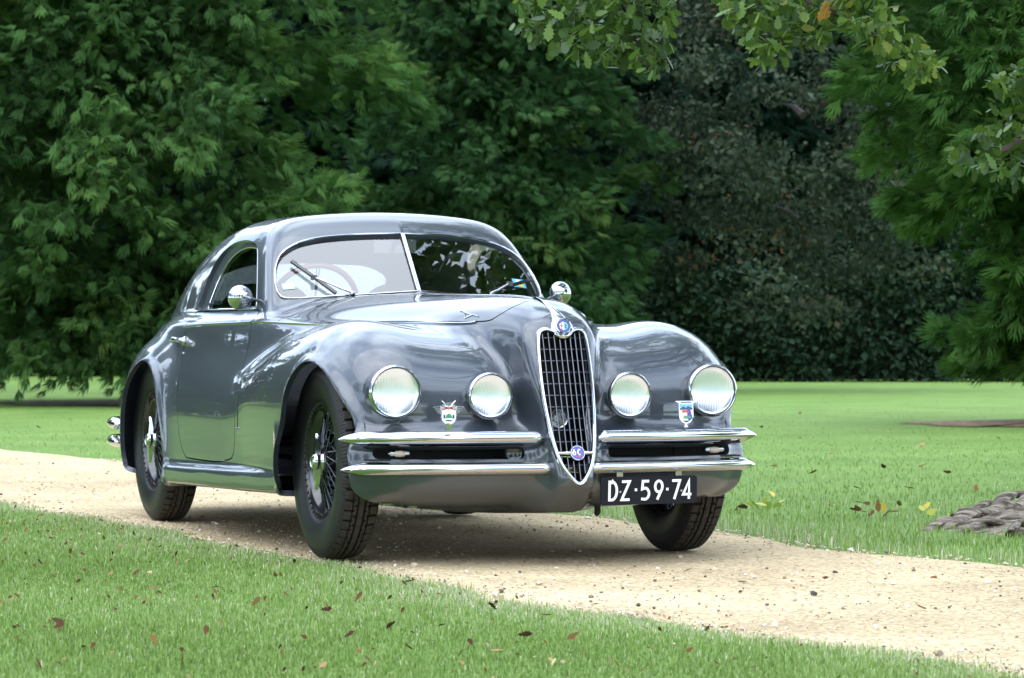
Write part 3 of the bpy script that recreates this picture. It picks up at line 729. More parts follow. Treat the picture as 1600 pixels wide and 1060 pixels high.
# ------------------------------------------------------------------ number plate
M = face_frame((.500, .309, .276), (1, .10, -.04))
pl = empty('number_plate', M.translation, parent=car); W2L = Matrix.Translation(-M.translation)
PW, PH = .405, .104
rp_ = round_poly([(-PW/2, -PH/2), (PW/2, -PH/2), (PW/2, PH/2), (-PW/2, PH/2)], .014, 5)
put(MB().prism(rp_, M, -.004, 0), 'plate_backing', mat('plate_blue_black', (.004, .005, .009), .5, spec=.25), pl)
WHITE = mat('plate_white', (.85, .85, .84), .4)
for ch, px_ in zip('DZ-59-74', (12.3, 32, 52.5, 63, 84, 102, 111, 129)):
    put(glyph(ch, M, -PW/2+px_*.00267, -.038, .0765, .0098, .80 if ch != '-' else .62, .0012, .0004), 'plate_dash' if ch == '-' else 'plate_character', WHITE, pl)
for sx_ in (-.122, .135): put(MB().lathe([(.005, 0), (.0045, .003), (0, .0042)], 12, M @ Vector((sx_, -.004, 0)), M.to_3x3()), 'plate_screw', CHROME_DULL, pl)
for sx_ in (-.122, .125): put(MB().prism([(sx_-.012, PH/2-.004), (sx_+.014, PH/2-.004), (sx_+.014, PH/2+.016), (sx_-.012, PH/2+.016)], M, -.014, -.0045), 'plate_bracket', CHROME_DULL, pl)

# ------------------------------------------------------------------ club badges standing on the upper bumper bars
def shield(w, h, n=9):
    r_ = [(w/2, h*.5), (w/2, -h*.05)]+[(w/2*math.cos(R(a_)), -h*.05-(h*.45)*math.sin(R(a_))) for a_ in range(12, 90, 13)]
    return [(-x, y) for x, y in r_]+[(0, -h*.5)]+r_[::-1]
M = face_frame((.478, -.470, .566), (1, -.12, .05)); W2L = Matrix.Translation(-M.translation)
cb = empty('club_badge', M.translation, parent=car); cb['label'] = 'winged white shield badge on the right bumper bar'
put(MB().prism([(p[0], p[1]-.006) for p in shield(.060, .070)], M, -.003, .002), 'badge_shield', CHROME, cb)
put(MB().prism([(p[0], p[1]-.010) for p in shield(.052, .058)], M, .002, .0032), 'badge_field', ENAMEL['white'], cb)
put(MB().prism(arc(0, -.010, .021, .016, 180, 0, 12)+[(.021, -.016), (-.021, -.016)], M, .0032, .004), 'badge_emblem', ENAMEL['cream'], cb)
put(MB().prism([(-.012, -.015), (.012, -.015), (.010, -.005), (0, .001), (-.010, -.005)], M, .004, .0048), 'badge_device', ENAMEL['green'], cb)
for sx_ in (-.017, .017): put(MB().prism([(sx_-.003, -.017), (sx_+.003, -.017), (sx_+.003, -.004), (sx_-.003, -.004)], M, .004, .0048), 'badge_device', ENAMEL['violet'], cb)
put(MB().prism([(-.011, -.027), (.011, -.027), (.011, -.023), (-.011, -.023)], M, .0032, .004), 'badge_date', ENAMEL['black'], cb)
put(MB().prism([(-.030, .013), (.030, .013), (.030, .029), (-.030, .029)], M, .001, .0035), 'badge_band', ENAMEL['white'], cb)
put(MB().prism([(-.030, .0195), (.030, .0195), (.030, .0225), (-.030, .0225)], M, .0035, .0043).prism([(-.0015, .013), (.0015, .013), (.0015, .029), (-.0015, .029)], M, .0035, .0044), 'badge_cross', ENAMEL['red'], cb)
fl = MB()
for a_, b_ in (((-.029, .014), (-.004, .019)), ((-.029, .028), (-.004, .023)), ((.029, .014), (.004, .019)), ((.029, .028), (.004, .023))):
    for q in stroke([a_, b_], .0026): fl.prism([(p.x, p.y) for p in q], M, .0035, .0041)
put(fl, 'badge_rays', ENAMEL['black'], cb)
for s_ in (-1, 1):
    wv = MB()
    for j in range(4): wv.prism([(s_*.028, .030-.008*j), (s_*(.060-.006*j), .026-.007*j), (s_*(.056-.006*j), .0225-.007*j), (s_*.028, .0235-.008*j)], M, -.002, .0015-.0003*j)
    put(wv, 'badge_wing', CHROME, cb)
    put(MB().tube([M @ Vector((s_*.010, .029, 0)), M @ Vector((s_*.018, .040, 0)), M @ Vector((s_*.026, .047, 0))], .0028, 6), 'badge_horn', CHROME, cb)
put(MB().prism(arc(0, .029, .026, .013, 0, 180, 10), M, -.002, .0018), 'badge_crest', CHROME, cb)
put(MB().box(M @ Vector((0, -.047, -.004)), (.014, .020, .026)), 'badge_post', CHROME, cb)
M = face_frame((.452, .478, .560), (1, .12, .05)); W2L = Matrix.Translation(-M.translation)
cb = empty('club_badge', M.translation, parent=car); cb['label'] = 'enamel shield badge with landscape on the left bumper bar'
put(MB().prism(shield(.062, .078), M, -.003, .001), 'badge_shield', CHROME, cb)
put(MB().prism([(p[0], p[1]) for p in shield(.054, .070)], M, .001, .0022), 'badge_field', ENAMEL['cream'], cb)
put(MB().prism([(-.027, .022), (.027, .022), (.027, .034), (-.027, .034)], M, .0022, .003), 'badge_sky', ENAMEL['sky'], cb)
put(MB().prism([(-.027, .018), (-.012, .026), (-.002, .020), (.008, .027), (.027, .019), (.027, .013), (-.027, .013)], M, .003, .0036), 'badge_hills', ENAMEL['blue'], cb)
put(MB().prism([(.004, .016), (.016, .016), (.027, -.020), (.012, -.030), (.004, -.02)], M, .0024, .0030), 'badge_road', ENAMEL['violet'], cb)
put(MB().prism([(-.019, .003), (-.016, .011), (.006, .011), (.011, .003)], M, .003, .0038), 'badge_red_car', ENAMEL['red'], cb)
put(MB().prism([(-.014, -.019), (-.010, -.010), (.014, -.010), (.019, -.019)], M, .003, .0038), 'badge_green_car', ENAMEL['green'], cb)
put(MB().prism([(-.016, -.028), (.016, -.028), (.0, -.036)], M, .0024, .0030), 'badge_tip', ENAMEL['blue'], cb)
put(MB().prism([(-.030, .036), (-.048, .046), (.048, .046), (.030, .036)], M, -.003, .003), 'badge_banner', CHROME, cb)
put(MB().prism([(-.022, .0385), (-.025, .0435), (.025, .0435), (.022, .0385)], M, .003, .0036), 'badge_lettering', ENAMEL['black'], cb)
put(MB().tube([M @ Vector((0, -.037, -.003)), M @ Vector((0, -.052, -.004))], [.004, .009], 10), 'badge_post', CHROME, cb)

# ------------------------------------------------------------------ mirrors
for sgn, zz, yaw in ((-1, 1.012, -8), (1, 1.036, 8)):
    c = Vector((-1.53, .722*sgn, zz)); mr_ = empty('door_mirror', c, parent=car)
    Mx = Matrix.Rotation(R(yaw+4), 3, 'Z') @ Matrix.Rotation(R(90), 3, 'Y')
    MB().lathe([(0, .028), (.018, .026), (.034, .019), (.046, .008), (.052, -.006), (.053, -.014), (.050, -.019)], 32, (0, 0, 0), Mx).build('mirror_shell', CHROME, mr_, 60)
    MB().lathe([(.049, -.017), (.03, -.0172), (0, -.0173)], 32, (0, 0, 0), Mx).build('mirror_glass', mat('mirror_silver', (.5, .5, .5), .02, 1), mr_)
    foot = on_skin([(-1.548, .645*sgn, 1.0)])[0]; v = Vector(foot)-c
    MB().tube([(.030, -.005*sgn, .004), (.034, -.030*sgn, -.004), v*.8+Vector((.012, 0, .002)), v], [.009, .007, .006, .009], 10).build('mirror_arm', CHROME, mr_)

# ------------------------------------------------------------------ wipers
def ws3(y, z, off): return Vector((wsX(y, z), y, z))+Vector((WS_N[0], WS_N[1]*(1 if y > 0 else -1), WS_N[2]))*off
for py, el, b0, b1 in ((-.285, (-.425, 1.083), (-.500, 1.158), (-.350, 1.022)), (.335, (.44, 1.062), (.335, 1.032), (.555, 1.085))):
    wp = empty('wiper', ws3(py, 1.012, .015), parent=car); o_ = wp.location.copy()
    MB().lathe([(.012, -.02), (.012, .006), (.008, .014), (0, .016)], 14, (0, 0, 0), Vector((.6, 0, .8)).to_track_quat('Z', 'Y').to_matrix()).build('wiper_pivot', CHROME, wp)
    e3 = ws3(*el, .024)-o_; MB().tube([(0, 0, .012), e3*.3+Vector((.004, 0, .006)), e3], [.006, .005, .0035], 8).build('wiper_arm', CHROME_DULL, wp)
    p0, p1 = ws3(*b0, .013)-o_, ws3(*b1, .013)-o_
    MB().tube([p0, (p0+p1)/2+Vector((.002, 0, .001)), p1], .008, 6, squash=(.9, 1.1)).build('wiper_blade', BLACK_GLOSS, wp)
    MB().box(e3-Vector((.004, 0, .003)), (.022, .022, .02)).build('blade_clip', BLACK_GLOSS, wp)

# ------------------------------------------------------------------ door handles, key lock, wing script
for sgn in (-1, 1):
    c = Vector(on_skin([(-2.42, .74*sgn, .826)])[0]); d_ = DOORS[sgn]
    h = empty('door_handle', c, parent=d_); s_ = sgn
    MB().lathe([(.023, -.004), (.022, .006), (.015, .012), (.011, .022), (.010, .036)], 20, c, Vector((0, s_, .15)).to_track_quat('Z', 'Y').to_matrix()).tube([c+Vector((.010, s_*.036, .004)), c+Vector((-.03, s_*.040, .006)), c+Vector((-.085, s_*.038, .007)), c+Vector((-.125, s_*.030, .006)), c+Vector((-.14, s_*.024, .004))], [.011, .0125, .014, .011, .004], 12).build('handle_lever', CHROME, h).location = -c
    c2 = Vector(on_skin([(-2.40, .76*sgn, .772)])[0])
    MB().lathe([(.008, -.003), (.008, .004), (0, .006)], 14, c2, Vector((0, s_, .15)).to_track_quat('Z', 'Y').to_matrix()).build('key_lock', CHROME, d_)
    # winged script on the bonnet flank
    e0 = np.array([[.005+dx, .232*sgn, .932+dz] for dx, dz in ((-.075, .004), (-.05, .0075), (-.03, .0035), (0, .003), (.03, .004), (.05, .0075), (.075, .006))])
    eo = empty('bonnet_script', on_skin([(.005, .235*sgn, .93)])[0], parent=car); lo_ = eo.location.copy()
    m1 = MB().tube([Vector(p) for p in on_skin(e0, .002)], .0026, 6); m1.build('script_bar', CHROME, eo).location = -lo_
    e1 = on_skin(np.array([[-.02, .235*sgn, .930], [.002, .24*sgn, .914], [.03, .225*sgn, .930]]), .002); m2 = MB().tube([Vector(p) for p in e1], .0024, 6); m2.build('script_vee', CHROME, eo).location = -lo_
    # scratch-like bonnet side catch below the wing (thin vertical slot)
    q = on_skin(np.array([[-1.255, .80*sgn, z] for z in (.47, .52, .57, .61)]), .0006); MB().tube([Vector(p) for p in q], .0016, 5).build('trim_line', DARK, car)
    MB().lathe([(.004, 0), (.004, .008), (0, .01)], 10, Vector(q[0]), Vector((0, s_, 0)).to_track_quat('Z', 'Y').to_matrix()).build('jacking_plug', CHROME_DULL, car)

# ------------------------------------------------------------------ wheels
def tyre_mesh():
    nth = 640; prof = [(-.056, .222), (-.066, .232), (-.0745, .255), (-.0805, .285), (-.082, .305), (-.0795, .330), (-.0745, .346), (-.069, .356), (-.0635, .3635)]
    ty = list(np.linspace(-.060, .060, 41)); pr = prof+[(y, .3715-.0055*(abs(y)/.06)**2.2) for y in ty]+[(-a_, b_) for a_, b_ in prof[::-1]]
    # extra sidewall samples for the ribbed shoulder
    pd = np.array(prof); tt = np.linspace(0, len(pd)-1, 26); pd = np.stack([spl(np.arange(len(pd)), pd[:, k])(tt) for k in (0, 1)], 1); pr = [tuple(p) for p in pd]+pr[len(prof):len(pr)-len(prof)]+[(-a_, b_) for a_, b_ in pd[::-1]]
    yy, rr = map(np.array, zip(*pr)); th = np.arange(nth)*2*math.pi/nth
    Rm = np.repeat(rr[None], nth, 0).astype(float); Y = np.repeat(yy[None], nth, 0)
    pit = 52; ph = (th*pit/(2*math.pi))[:, None]
    tr = np.abs(Y) <= .0601; ay = np.abs(Y)
    groove = (np.abs(ay-.0125) < .0026)
    side = np.where(Y > 0, 0.0, .5); u = (ph+side) % 1; du = np.abs(u-.5)*(2*math.pi*.37/pit)
    slot = (ay > .034) & (du < .0042); knob = ((ay-.033)/.0065)**2+(du/.0085)**2 < 1
    u2 = (ph+side+.5) % 1; du2 = np.abs(u2-.5)*(2*math.pi*.37/pit); notch = (ay > .0155) & (ay < .024) & (du2 < .0045)
    link_ = (np.abs(ay-.0335) < .0014)
    g_ = (groove | slot | knob | notch | link_) & tr
    Rm = Rm-.009*g_
    rib = np.sin((th*160))[:, None] > .2
    sh = (ay > .0625) & (Rm > .328); Rm = Rm-.0022*(sh & rib)
    X = Rm*np.cos(th)[:, None]; Z = Rm*np.sin(th)[:, None]; V = np.stack([X, Y, Z], -1).reshape(-1, 3); m_ = len(yy)
    i, j = np.meshgrid(np.arange(nth), np.arange(m_-1), indexing='ij'); a_ = i*m_+j; b_ = ((i+1) % nth)*m_+j
    F = np.stack([a_, a_+1, b_+1, b_], -1).reshape(-1, 4)
    me = np_mesh('tyre', V, F, False); rnd_attr(me, 1, len(V), 'tread', ((tr | sh) & ~g_ & ~(sh & rib)).astype(float).ravel()*np.where(tr, 1, .35).ravel()); me.materials.append(RUBBER)
    return me
def tyre_mat():
    m, n, l, b = nodes_of('tyre_rubber')
    b.inputs['Roughness'].default_value = .42; b.inputs['Specular IOR Level'].default_value = .28
    t = n.new('ShaderNodeTexCoord'); sp = n.new('ShaderNodeSeparateXYZ'); l.new(t.outputs['Object'], sp.inputs[0])
    a2 = n.new('ShaderNodeVectorMath'); a2.operation = 'MULTIPLY'; a2.inputs[1].default_value = (1, 0, 1); l.new(t.outputs['Object'], a2.inputs[0])
    ln = n.new('ShaderNodeVectorMath'); ln.operation = 'LENGTH'; l.new(a2.outputs[0], ln.inputs[0])
    mr_ = n.new('ShaderNodeAttribute'); mr_.attribute_name = 'tread'
    z = n.new('ShaderNodeTexNoise'); z.inputs['Scale'].default_value = 60; z.inputs['Detail'].default_value = 6; l.new(t.outputs['Object'], z.inputs['Vector'])
    ml = n.new('ShaderNodeMath'); ml.operation = 'MULTIPLY'; l.new(mr_.outputs['Fac'], ml.inputs[0]); l.new(z.outputs[0], ml.inputs[1])
    mx_ = n.new('ShaderNodeMix'); mx_.data_type = 'RGBA'; mx_.inputs[6].default_value = (.006, .006, .0065, 1); mx_.inputs[7].default_value = (.080, .066, .052, 1)
    l.new(ml.outputs[0], mx_.inputs[0]); l.new(mx_.outputs[2], b.inputs['Base Color'])
    rr = n.new('ShaderNodeMapRange'); rr.inputs[3].default_value = .40; rr.inputs[4].default_value = .85; l.new(mr_.outputs['Fac'], rr.inputs[0]); l.new(rr.outputs[0], b.inputs['Roughness'])
    return m
TYRE = tyre_mesh(); TYRE.materials.clear(); TYRE.materials.append(tyre_mat())
MX = Matrix.Rotation(R(90), 3, 'X')               # lathe axis -> -y (outboard)
SPOKE = mat('spoke_enamel', (.07, .074, .085), .22, .9)
def wheel(x, y):
    w_ = empty('wheel', (x, y, .3705), (0, 0, 0 if y < 0 else math.pi), parent=car)
    ty_ = link('tyre', TYRE, None, w_); ty_.rotation_euler = (0, rng.uniform(0, 6), 0)
    if not wheel.parts:
        P_ = wheel.parts
        P_['rim'] = MB().lathe([(.219, .056), (.232, .061), (.239, .058), (.240, .052), (.232, .050), (.224, .044), (.222, .030), (.207, .020), (.203, 0), (.207, -.020), (.222, -.030), (.232, -.052), (.240, -.056), (.236, -.062), (.215, -.055), (.205, -.03), (.196, 0), (.199, .022), (.214, .034), (.216, .045)], 96, (0, 0, 0), MX, True).build('rim', BLACK_GLOSS, w_, 50)
        P_['hub'] = MB().lathe([(.060, -.060), (.074, -.055), (.074, -.047), (.055, -.040), (.046, 0), (.043, .040), (.050, .046), (.050, .054), (.036, .060), (.034, .066)], 40, (0, 0, 0), MX).build('hub', BLACK_GLOSS, w_, 50)
        P_['brake_drum'] = MB().lathe([(.05, -.10), (.175, -.10), (.178, -.045), (.165, -.036), (.06, -.036)], 48, (0, 0, 0), MX).build('brake_drum', mat('cast_iron', (.015, .015, .016), .6), w_, 50)
        sp = MB().lathe([(.040, .050), (.040, .058), (.036, .064), (.034, .074), (.036, .082), (.030, .092), (.022, .096), (.020, .0935), (0, .095)], 32, (0, 0, 0), MX)
        for s_ in (-1, 1):
            vs_ = []
            for r_, hw, y0, y1 in ((.026, .022, -.066, -.088), (.055, .020, -.066, -.085), (.078, .013, -.068, -.082), (.098, .012, -.072, -.083), (.108, .006, -.075, -.081)):
                vs_ += [(-hw, y0, s_*r_), (hw, y0, s_*r_), (hw*.7, y1, s_*r_), (-hw*.7, y1, s_*r_)]
            sp.add(vs_, [(i*4+j, i*4+(j+1) % 4, (i+1)*4+(j+1) % 4, (i+1)*4+j) for i in range(4) for j in range(4)]+[(0, 1, 2, 3), (16, 17, 18, 19)])
        P_['spinner'] = sp.build('spinner', CHROME, w_, 30)
        P_['valve'] = MB().tube([(0, -.052, -.205), (0, -.06, -.195)], .004, 6).build('valve', CHROME_DULL, w_)
        s1 = MB().tube([(.047, -.050, 0), (0, 0, 0)], .0024, 6); s1 = None
        def spoke(a0, r0, y0, a1, r1, y1):
            p, q = Vector((r0*math.cos(a0), y0, r0*math.sin(a0))), Vector((r1*math.cos(a1), y1, r1*math.sin(a1))); d = (q-p).normalized()
            return MB().tube([p, q-d*.018, q-d*.016, q], [.0028, .0028, .0046, .0046], 6).build('spoke', SPOKE, w_, 40)
        P_['kinds'] = [spoke(0, .048, -.050, R(34), .199, -.012), spoke(0, .048, -.050, R(-34), .199, -.012), spoke(0, .072, .050, R(30), .200, .014), spoke(0, .072, .050, R(-30), .200, .014)]
        first = True
    else:
        for k_ in ('rim', 'hub', 'brake_drum', 'spinner', 'valve'):
            c = wheel.parts[k_].copy(); COL.objects.link(c); c.parent = w_
        first = False
    for ki, s_ in enumerate(wheel.parts['kinds']):
        for i in range(16):
            if first and i == 0: s_.rotation_euler = (0, 0, 0); continue
            c = s_.copy(); COL.objects.link(c); c.parent = w_; c.rotation_euler = (0, -2*math.pi*i/16-(R(5) if ki in (1, 3) else 0), 0)
    return w_
wheel.parts = {}
for wx, wy in ((-.185, .702), (-2.90, .716)):
    for sgn in (-1, 1):
        w_ = wheel(wx, wy*sgn)
wheel.parts['spinner'].rotation_euler = (0, 0, 0)
# wheel housings
for sgn in (-1, 1):
    for A in (ARCH_F, ARCH_R):
        c = A.mean(0); P_ = [(p-c)*1.06+c for p in A]; P_ = [p for p in P_ if p[1] > .27]; k = len(P_)
        y0, y1 = .50*sgn, .725*sgn
        MB().add([(p[0], y0, p[1]) for p in P_]+[(p[0], y1, p[1]) for p in P_], [(i, (i+1) % k, k+(i+1) % k, k+i) for i in range(k)]+[tuple(range(k))]).build('wheel_housing', UNDER, car, 60)
# chassis pieces below the body
MB().tube([(-.165, -.62, .30), (-.165, 0, .27), (-.165, .62, .30)], .030, 10).build('front_axle_beam', UNDER, car)
MB().tube([(-2.865, -.62, .36), (-2.865, .62, .36)], .045, 10).build('rear_axle', UNDER, car)
MB().tube([(-.5, -.20, .20), (-1.6, -.25, .17), (-2.5, -.3, .18), (-4.0, -.4, .24)], .028, 10).build('exhaust_pipe', UNDER, car)
MB().box((-.45, -.33, .205), (.10, .05, .06)).box((-.40, -.25, .195), (.06, .03, .05)).tube([(-.45, -.45, .20), (-.42, -.2, .18)], .012, 8).build('steering_link', UNDER, car)
MB().tube([(.25, .20, .22), (.25, .20, .185), (.24, .20, .175)], [.012, .013, .010], 10).build('tow_hook', UNDER, car)

# ------------------------------------------------------------------ interior
MB().box((-2.1, 0, .36), (2.4, 1.36, .02)).build('floor_pan', mat('carpet', (.02, .02, .021), .95), car)
MB().box((-1.56, 0, .90), (.16, 1.18, .13)).build('dashboard', mat('dash_paint', (.09, .10, .11), .4, coat=.3), car, bevel=.02)
MB().box((-1.40, 0, .93), (.25, 1.16, .02)).build('parcel_shelf', mat('dash_top', (.05, .055, .06), .6), car)
st = empty('steering_wheel', (-1.735, -.345, .975), (0, R(-66), 0), parent=car)
MB().lathe([(.195+.0125*math.cos(a_), .0125*math.sin(a_)) for a_ in np.linspace(0, 2*math.pi, 10, endpoint=False)], 48, closed=True).build('wheel_rim', WOODRED, st, 60)
m_ = MB()
for a_ in (0, 120, 240):
    for o_ in (-.012, .012): m_.tube([(o_*math.sin(R(a_+90))*0+.04*math.cos(R(a_)), .04*math.sin(R(a_)), -.01), (.193*math.cos(R(a_)+o_*3), .193*math.sin(R(a_)+o_*3), 0)], .003, 6)
m_.build('wheel_spokes', CHROME_DULL, st)
MB().lathe([(.045, -.02), (.045, 0), (.03, .012), (0, .014)], 20).tube([(0, 0, -.01), (0, 0, -.28)], .02, 10).build('wheel_hub', BLACK_GLOSS, st)
for sgn in (-1, 1):
    se = empty('seat', (-2.15, .33*sgn, .38), parent=car)
    MB().box((0, 0, .10), (.52, .52, .16)).build('seat_cushion', LEATHER, se, bevel=.05)
    sh_ = round_poly([(-.26, 0), (.26, 0), (.25, .40), (.17, .60), (-.17, .60), (-.25, .40)], [.05, .05, .1, .14, .14, .1], 6)
    Ms = Matrix.Translation((-.30, 0, .12)) @ Matrix.Rotation(R(-14), 4, 'Y') @ Matrix(((0, 0, 1, 0), (1, 0, 0, 0), (0, 1, 0, 0), (0, 0, 0, 1)))
    MB().prism([tuple(p) for p in sh_], Ms, -.05, .06).build('seat_back', LEATHER, se, 50, bevel=.03)
MB().box((-2.75, 0, .55), (.1, 1.1, .5), Matrix.Rotation(R(-15), 3, 'Y')).build('rear_bench_back', LEATHER, car, bevel=.04)
MB().tube([(wsX(0, 1.27)-.03, 0, 1.275), (wsX(0, 1.24)-.08, -.01, 1.245)], .005, 8).box((wsX(0, 1.24)-.09, -.02, 1.235), (.012, .19, .055)).build('interior_mirror', BLACK_GLOSS, car)
# ================================================================== GROUND
def cam_sd(x, y):                                  # world -> (right of axis, distance)
    dx, dy = x-CAM.x, y-CAM.y
    return dx*RGT.x+dy*RGT.y, dx*FWD.x+dy*FWD.y
def near_edge(d):                                  # path edges, as "metres right of the view axis" at a distance
    return np.interp(d, [2, 8.0, 8.46, 8.67, 9.14, 9.67, 10.23, 10.9, 11.88, 12.83, 13.85, 15.04, 16.2, 24, 60], [4.6, 1.29, 1.01, .83, .554, .285, 0, -.31, -.73, -1.14, -1.57, -2.07, -2.62, -6.3, -23])+.05*np.sin(d*2.3)+.03*np.sin(d*5.9+1)+.02*np.sin(d*17)+.015*np.sin(d*31+2)
def far_edge(d):
    return np.interp(d, [2, 8, 12.02, 12.5, 13.2, 14.0, 18, 22.2, 24.6, 60], [6.6, 3.7, 1.92, 1.50, 1.24, .90, -.9, -2.80, -4.0, -21])+.06*np.sin(d*1.7+2)+.03*np.sin(d*4.7)
def lawn_mat():
    m, n, l, b = nodes_of('mown_lawn')
    t = n.new('ShaderNodeTexCoord'); b.inputs['Roughness'].default_value = .8; b.inputs['Specular IOR Level'].default_value = .2
    a = n.new('ShaderNodeTexNoise'); a.inputs['Scale'].default_value = .9; a.inputs['Detail'].default_value = 8; a.inputs['Roughness'].default_value = .65; l.new(t.outputs['Object'], a.inputs['Vector'])
    r = n.new('ShaderNodeValToRGB'); e_ = r.color_ramp.elements; e_[0].position = .30; e_[0].color = (.135, .235, .048, 1); e_[1].position = .72; e_[1].color = (.222, .345, .078, 1)
    l.new(a.outputs[0], r.inputs[0])
    f = n.new('ShaderNodeTexNoise'); f.inputs['Scale'].default_value = 34; f.inputs['Detail'].default_value = 5; f.inputs['Roughness'].default_value = .75; l.new(t.outputs['Object'], f.inputs['Vector'])
    r2 = n.new('ShaderNodeValToRGB'); e_ = r2.color_ramp.elements; e_[0].position = .3; e_[0].color = (.55, .60, .5, 1); e_[1].position = .7; e_[1].color = (1.25, 1.2, 1.2, 1); l.new(f.outputs[0], r2.inputs[0])
    mu = n.new('ShaderNodeMix'); mu.data_type = 'RGBA'; mu.blend_type = 'MULTIPLY'; mu.inputs[0].default_value = 1; l.new(r.outputs[0], mu.inputs[6]); l.new(r2.outputs[0], mu.inputs[7])
    s_ = n.new('ShaderNodeTexNoise'); s_.inputs['Scale'].default_value = 5; s_.inputs['Detail'].default_value = 6; l.new(t.outputs['Object'], s_.inputs['Vector'])
    r3 = n.new('ShaderNodeMapRange'); r3.inputs[1].default_value = .60; r3.inputs[2].default_value = .78; r3.inputs[4].default_value = .5; l.new(s_.outputs[0], r3.inputs[0])
    mx_ = n.new('ShaderNodeMix'); mx_.data_type = 'RGBA'; mx_.inputs[7].default_value = (.20, .22, .10, 1); l.new(r3.outputs[0], mx_.inputs[0]); l.new(mu.outputs[2], mx_.inputs[6]); l.new(mx_.outputs[2], b.inputs['Base Color'])
    bp = n.new('ShaderNodeBump'); bp.inputs['Strength'].default_value = .9; bp.inputs['Distance'].default_value = .03; l.new(f.outputs[0], bp.inputs['Height']); l.new(bp.outputs[0], b.inputs['Normal'])
    return m
LAWN = lawn_mat()
ln = np.array([[-400, -400, -.012], [400, -400, -.012], [400, 400, -.012], [-400, 400, -.012]], float)
lawn = link('lawn', np_mesh('lawn', ln, np.array([[0, 1, 2, 3]]), False), LAWN); lawn['kind'] = 'structure'
def gravel_mat():
    m, n, l, b = nodes_of('sandy_gravel')
    t = n.new('ShaderNodeTexCoord'); b.inputs['Roughness'].default_value = .92; b.inputs['Specular IOR Level'].default_value = .15
    a = n.new('ShaderNodeTexNoise'); a.inputs['Scale'].default_value = .8; a.inputs['Detail'].default_value = 10; a.inputs['Roughness'].default_value = .6; l.new(t.outputs['Object'], a.inputs['Vector'])
    r = n.new('ShaderNodeValToRGB'); e_ = r.color_ramp.elements; e_[0].position = .32; e_[0].color = (.44, .335, .195, 1); e_[1].position = .66; e_[1].color = (.70, .555, .34, 1); l.new(a.outputs[0], r.inputs[0])
    v = n.new('ShaderNodeTexVoronoi'); v.inputs['Scale'].default_value = 72; l.new(t.outputs['Object'], v.inputs['Vector'])
    bw = n.new('ShaderNodeSeparateColor'); l.new(v.outputs['Color'], bw.inputs[0])
    r2 = n.new('ShaderNodeValToRGB'); e_ = r2.color_ramp.elements; e_[0].position = .0; e_[0].color = (.54, .48, .43, 1); e_[1].position = 1; e_[1].color = (1.18, 1.18, 1.2, 1); x = r2.color_ramp.elements.new(.5); x.color = (1, 1, 1, 1); l.new(bw.outputs[0], r2.inputs[0])
    mu = n.new('ShaderNodeMix'); mu.data_type = 'RGBA'; mu.blend_type = 'MULTIPLY'; mu.inputs[0].default_value = .8; l.new(r.outputs[0], mu.inputs[6]); l.new(r2.outputs[0], mu.inputs[7]); l.new(mu.outputs[2], b.inputs['Base Color'])
    f = n.new('ShaderNodeTexNoise'); f.inputs['Scale'].default_value = 70; f.inputs['Detail'].default_value = 6; f.inputs['Roughness'].default_value = .7; l.new(t.outputs['Object'], f.inputs['Vector'])
    ad = n.new('ShaderNodeMath'); ad.operation = 'SUBTRACT'; l.new(f.outputs[0], ad.inputs[0]); l.new(v.outputs['Distance'], ad.inputs[1])
    bp = n.new('ShaderNodeBump'); bp.inputs['Strength'].default_value = .9; bp.inputs['Distance'].default_value = .011; l.new(ad.outputs[0], bp.inputs['Height']); l.new(bp.outputs[0], b.inputs['Normal'])
    return m
GRAVEL = gravel_mat()
ds = np.r_[np.arange(2.5, 8, .3), np.arange(8, 26, .06), np.arange(26, 60, .4)]; us = np.linspace(0, 1, 40)
ne, fe = near_edge(ds), far_edge(ds)
S_ = ne[:, None]+(fe-ne)[:, None]*us[None]; D_ = ds[:, None]+0*us[None]
def vnoise(x, y, seed=0):
    """cheap smooth noise"""
    r_ = np.random.default_rng(seed); o_ = 0*x
    for k in range(9):
        a_ = r_.uniform(0, 2*math.pi); f_ = 1.6**k*1.2; o_ = o_+np.sin(x*math.cos(a_)*f_+y*math.sin(a_)*f_+r_.uniform(0, 6))/(1.45**k)
    return o_/3
WX = CAM.x+FWD.x*D_+RGT.x*S_; WY = CAM.y+FWD.y*D_+RGT.y*S_
WZ = .006*vnoise(WX*1.5, WY*1.5, 3)-.012*np.maximum(np.abs(us-.5)*2-.85, 0)[None]/.15-.004
V = np.stack([WX, WY, WZ], -1).reshape(-1, 3); nu = len(us); i, j = np.meshgrid(np.arange(len(ds)-1), np.arange(nu-1), indexing='ij'); a_ = i*nu+j
gp = link('gravel_drive', np_mesh('gravel_drive', V, np.stack([a_, a_+1, a_+nu+1, a_+nu], -1).reshape(-1, 4)), GRAVEL); gp['kind'] = 'structure'

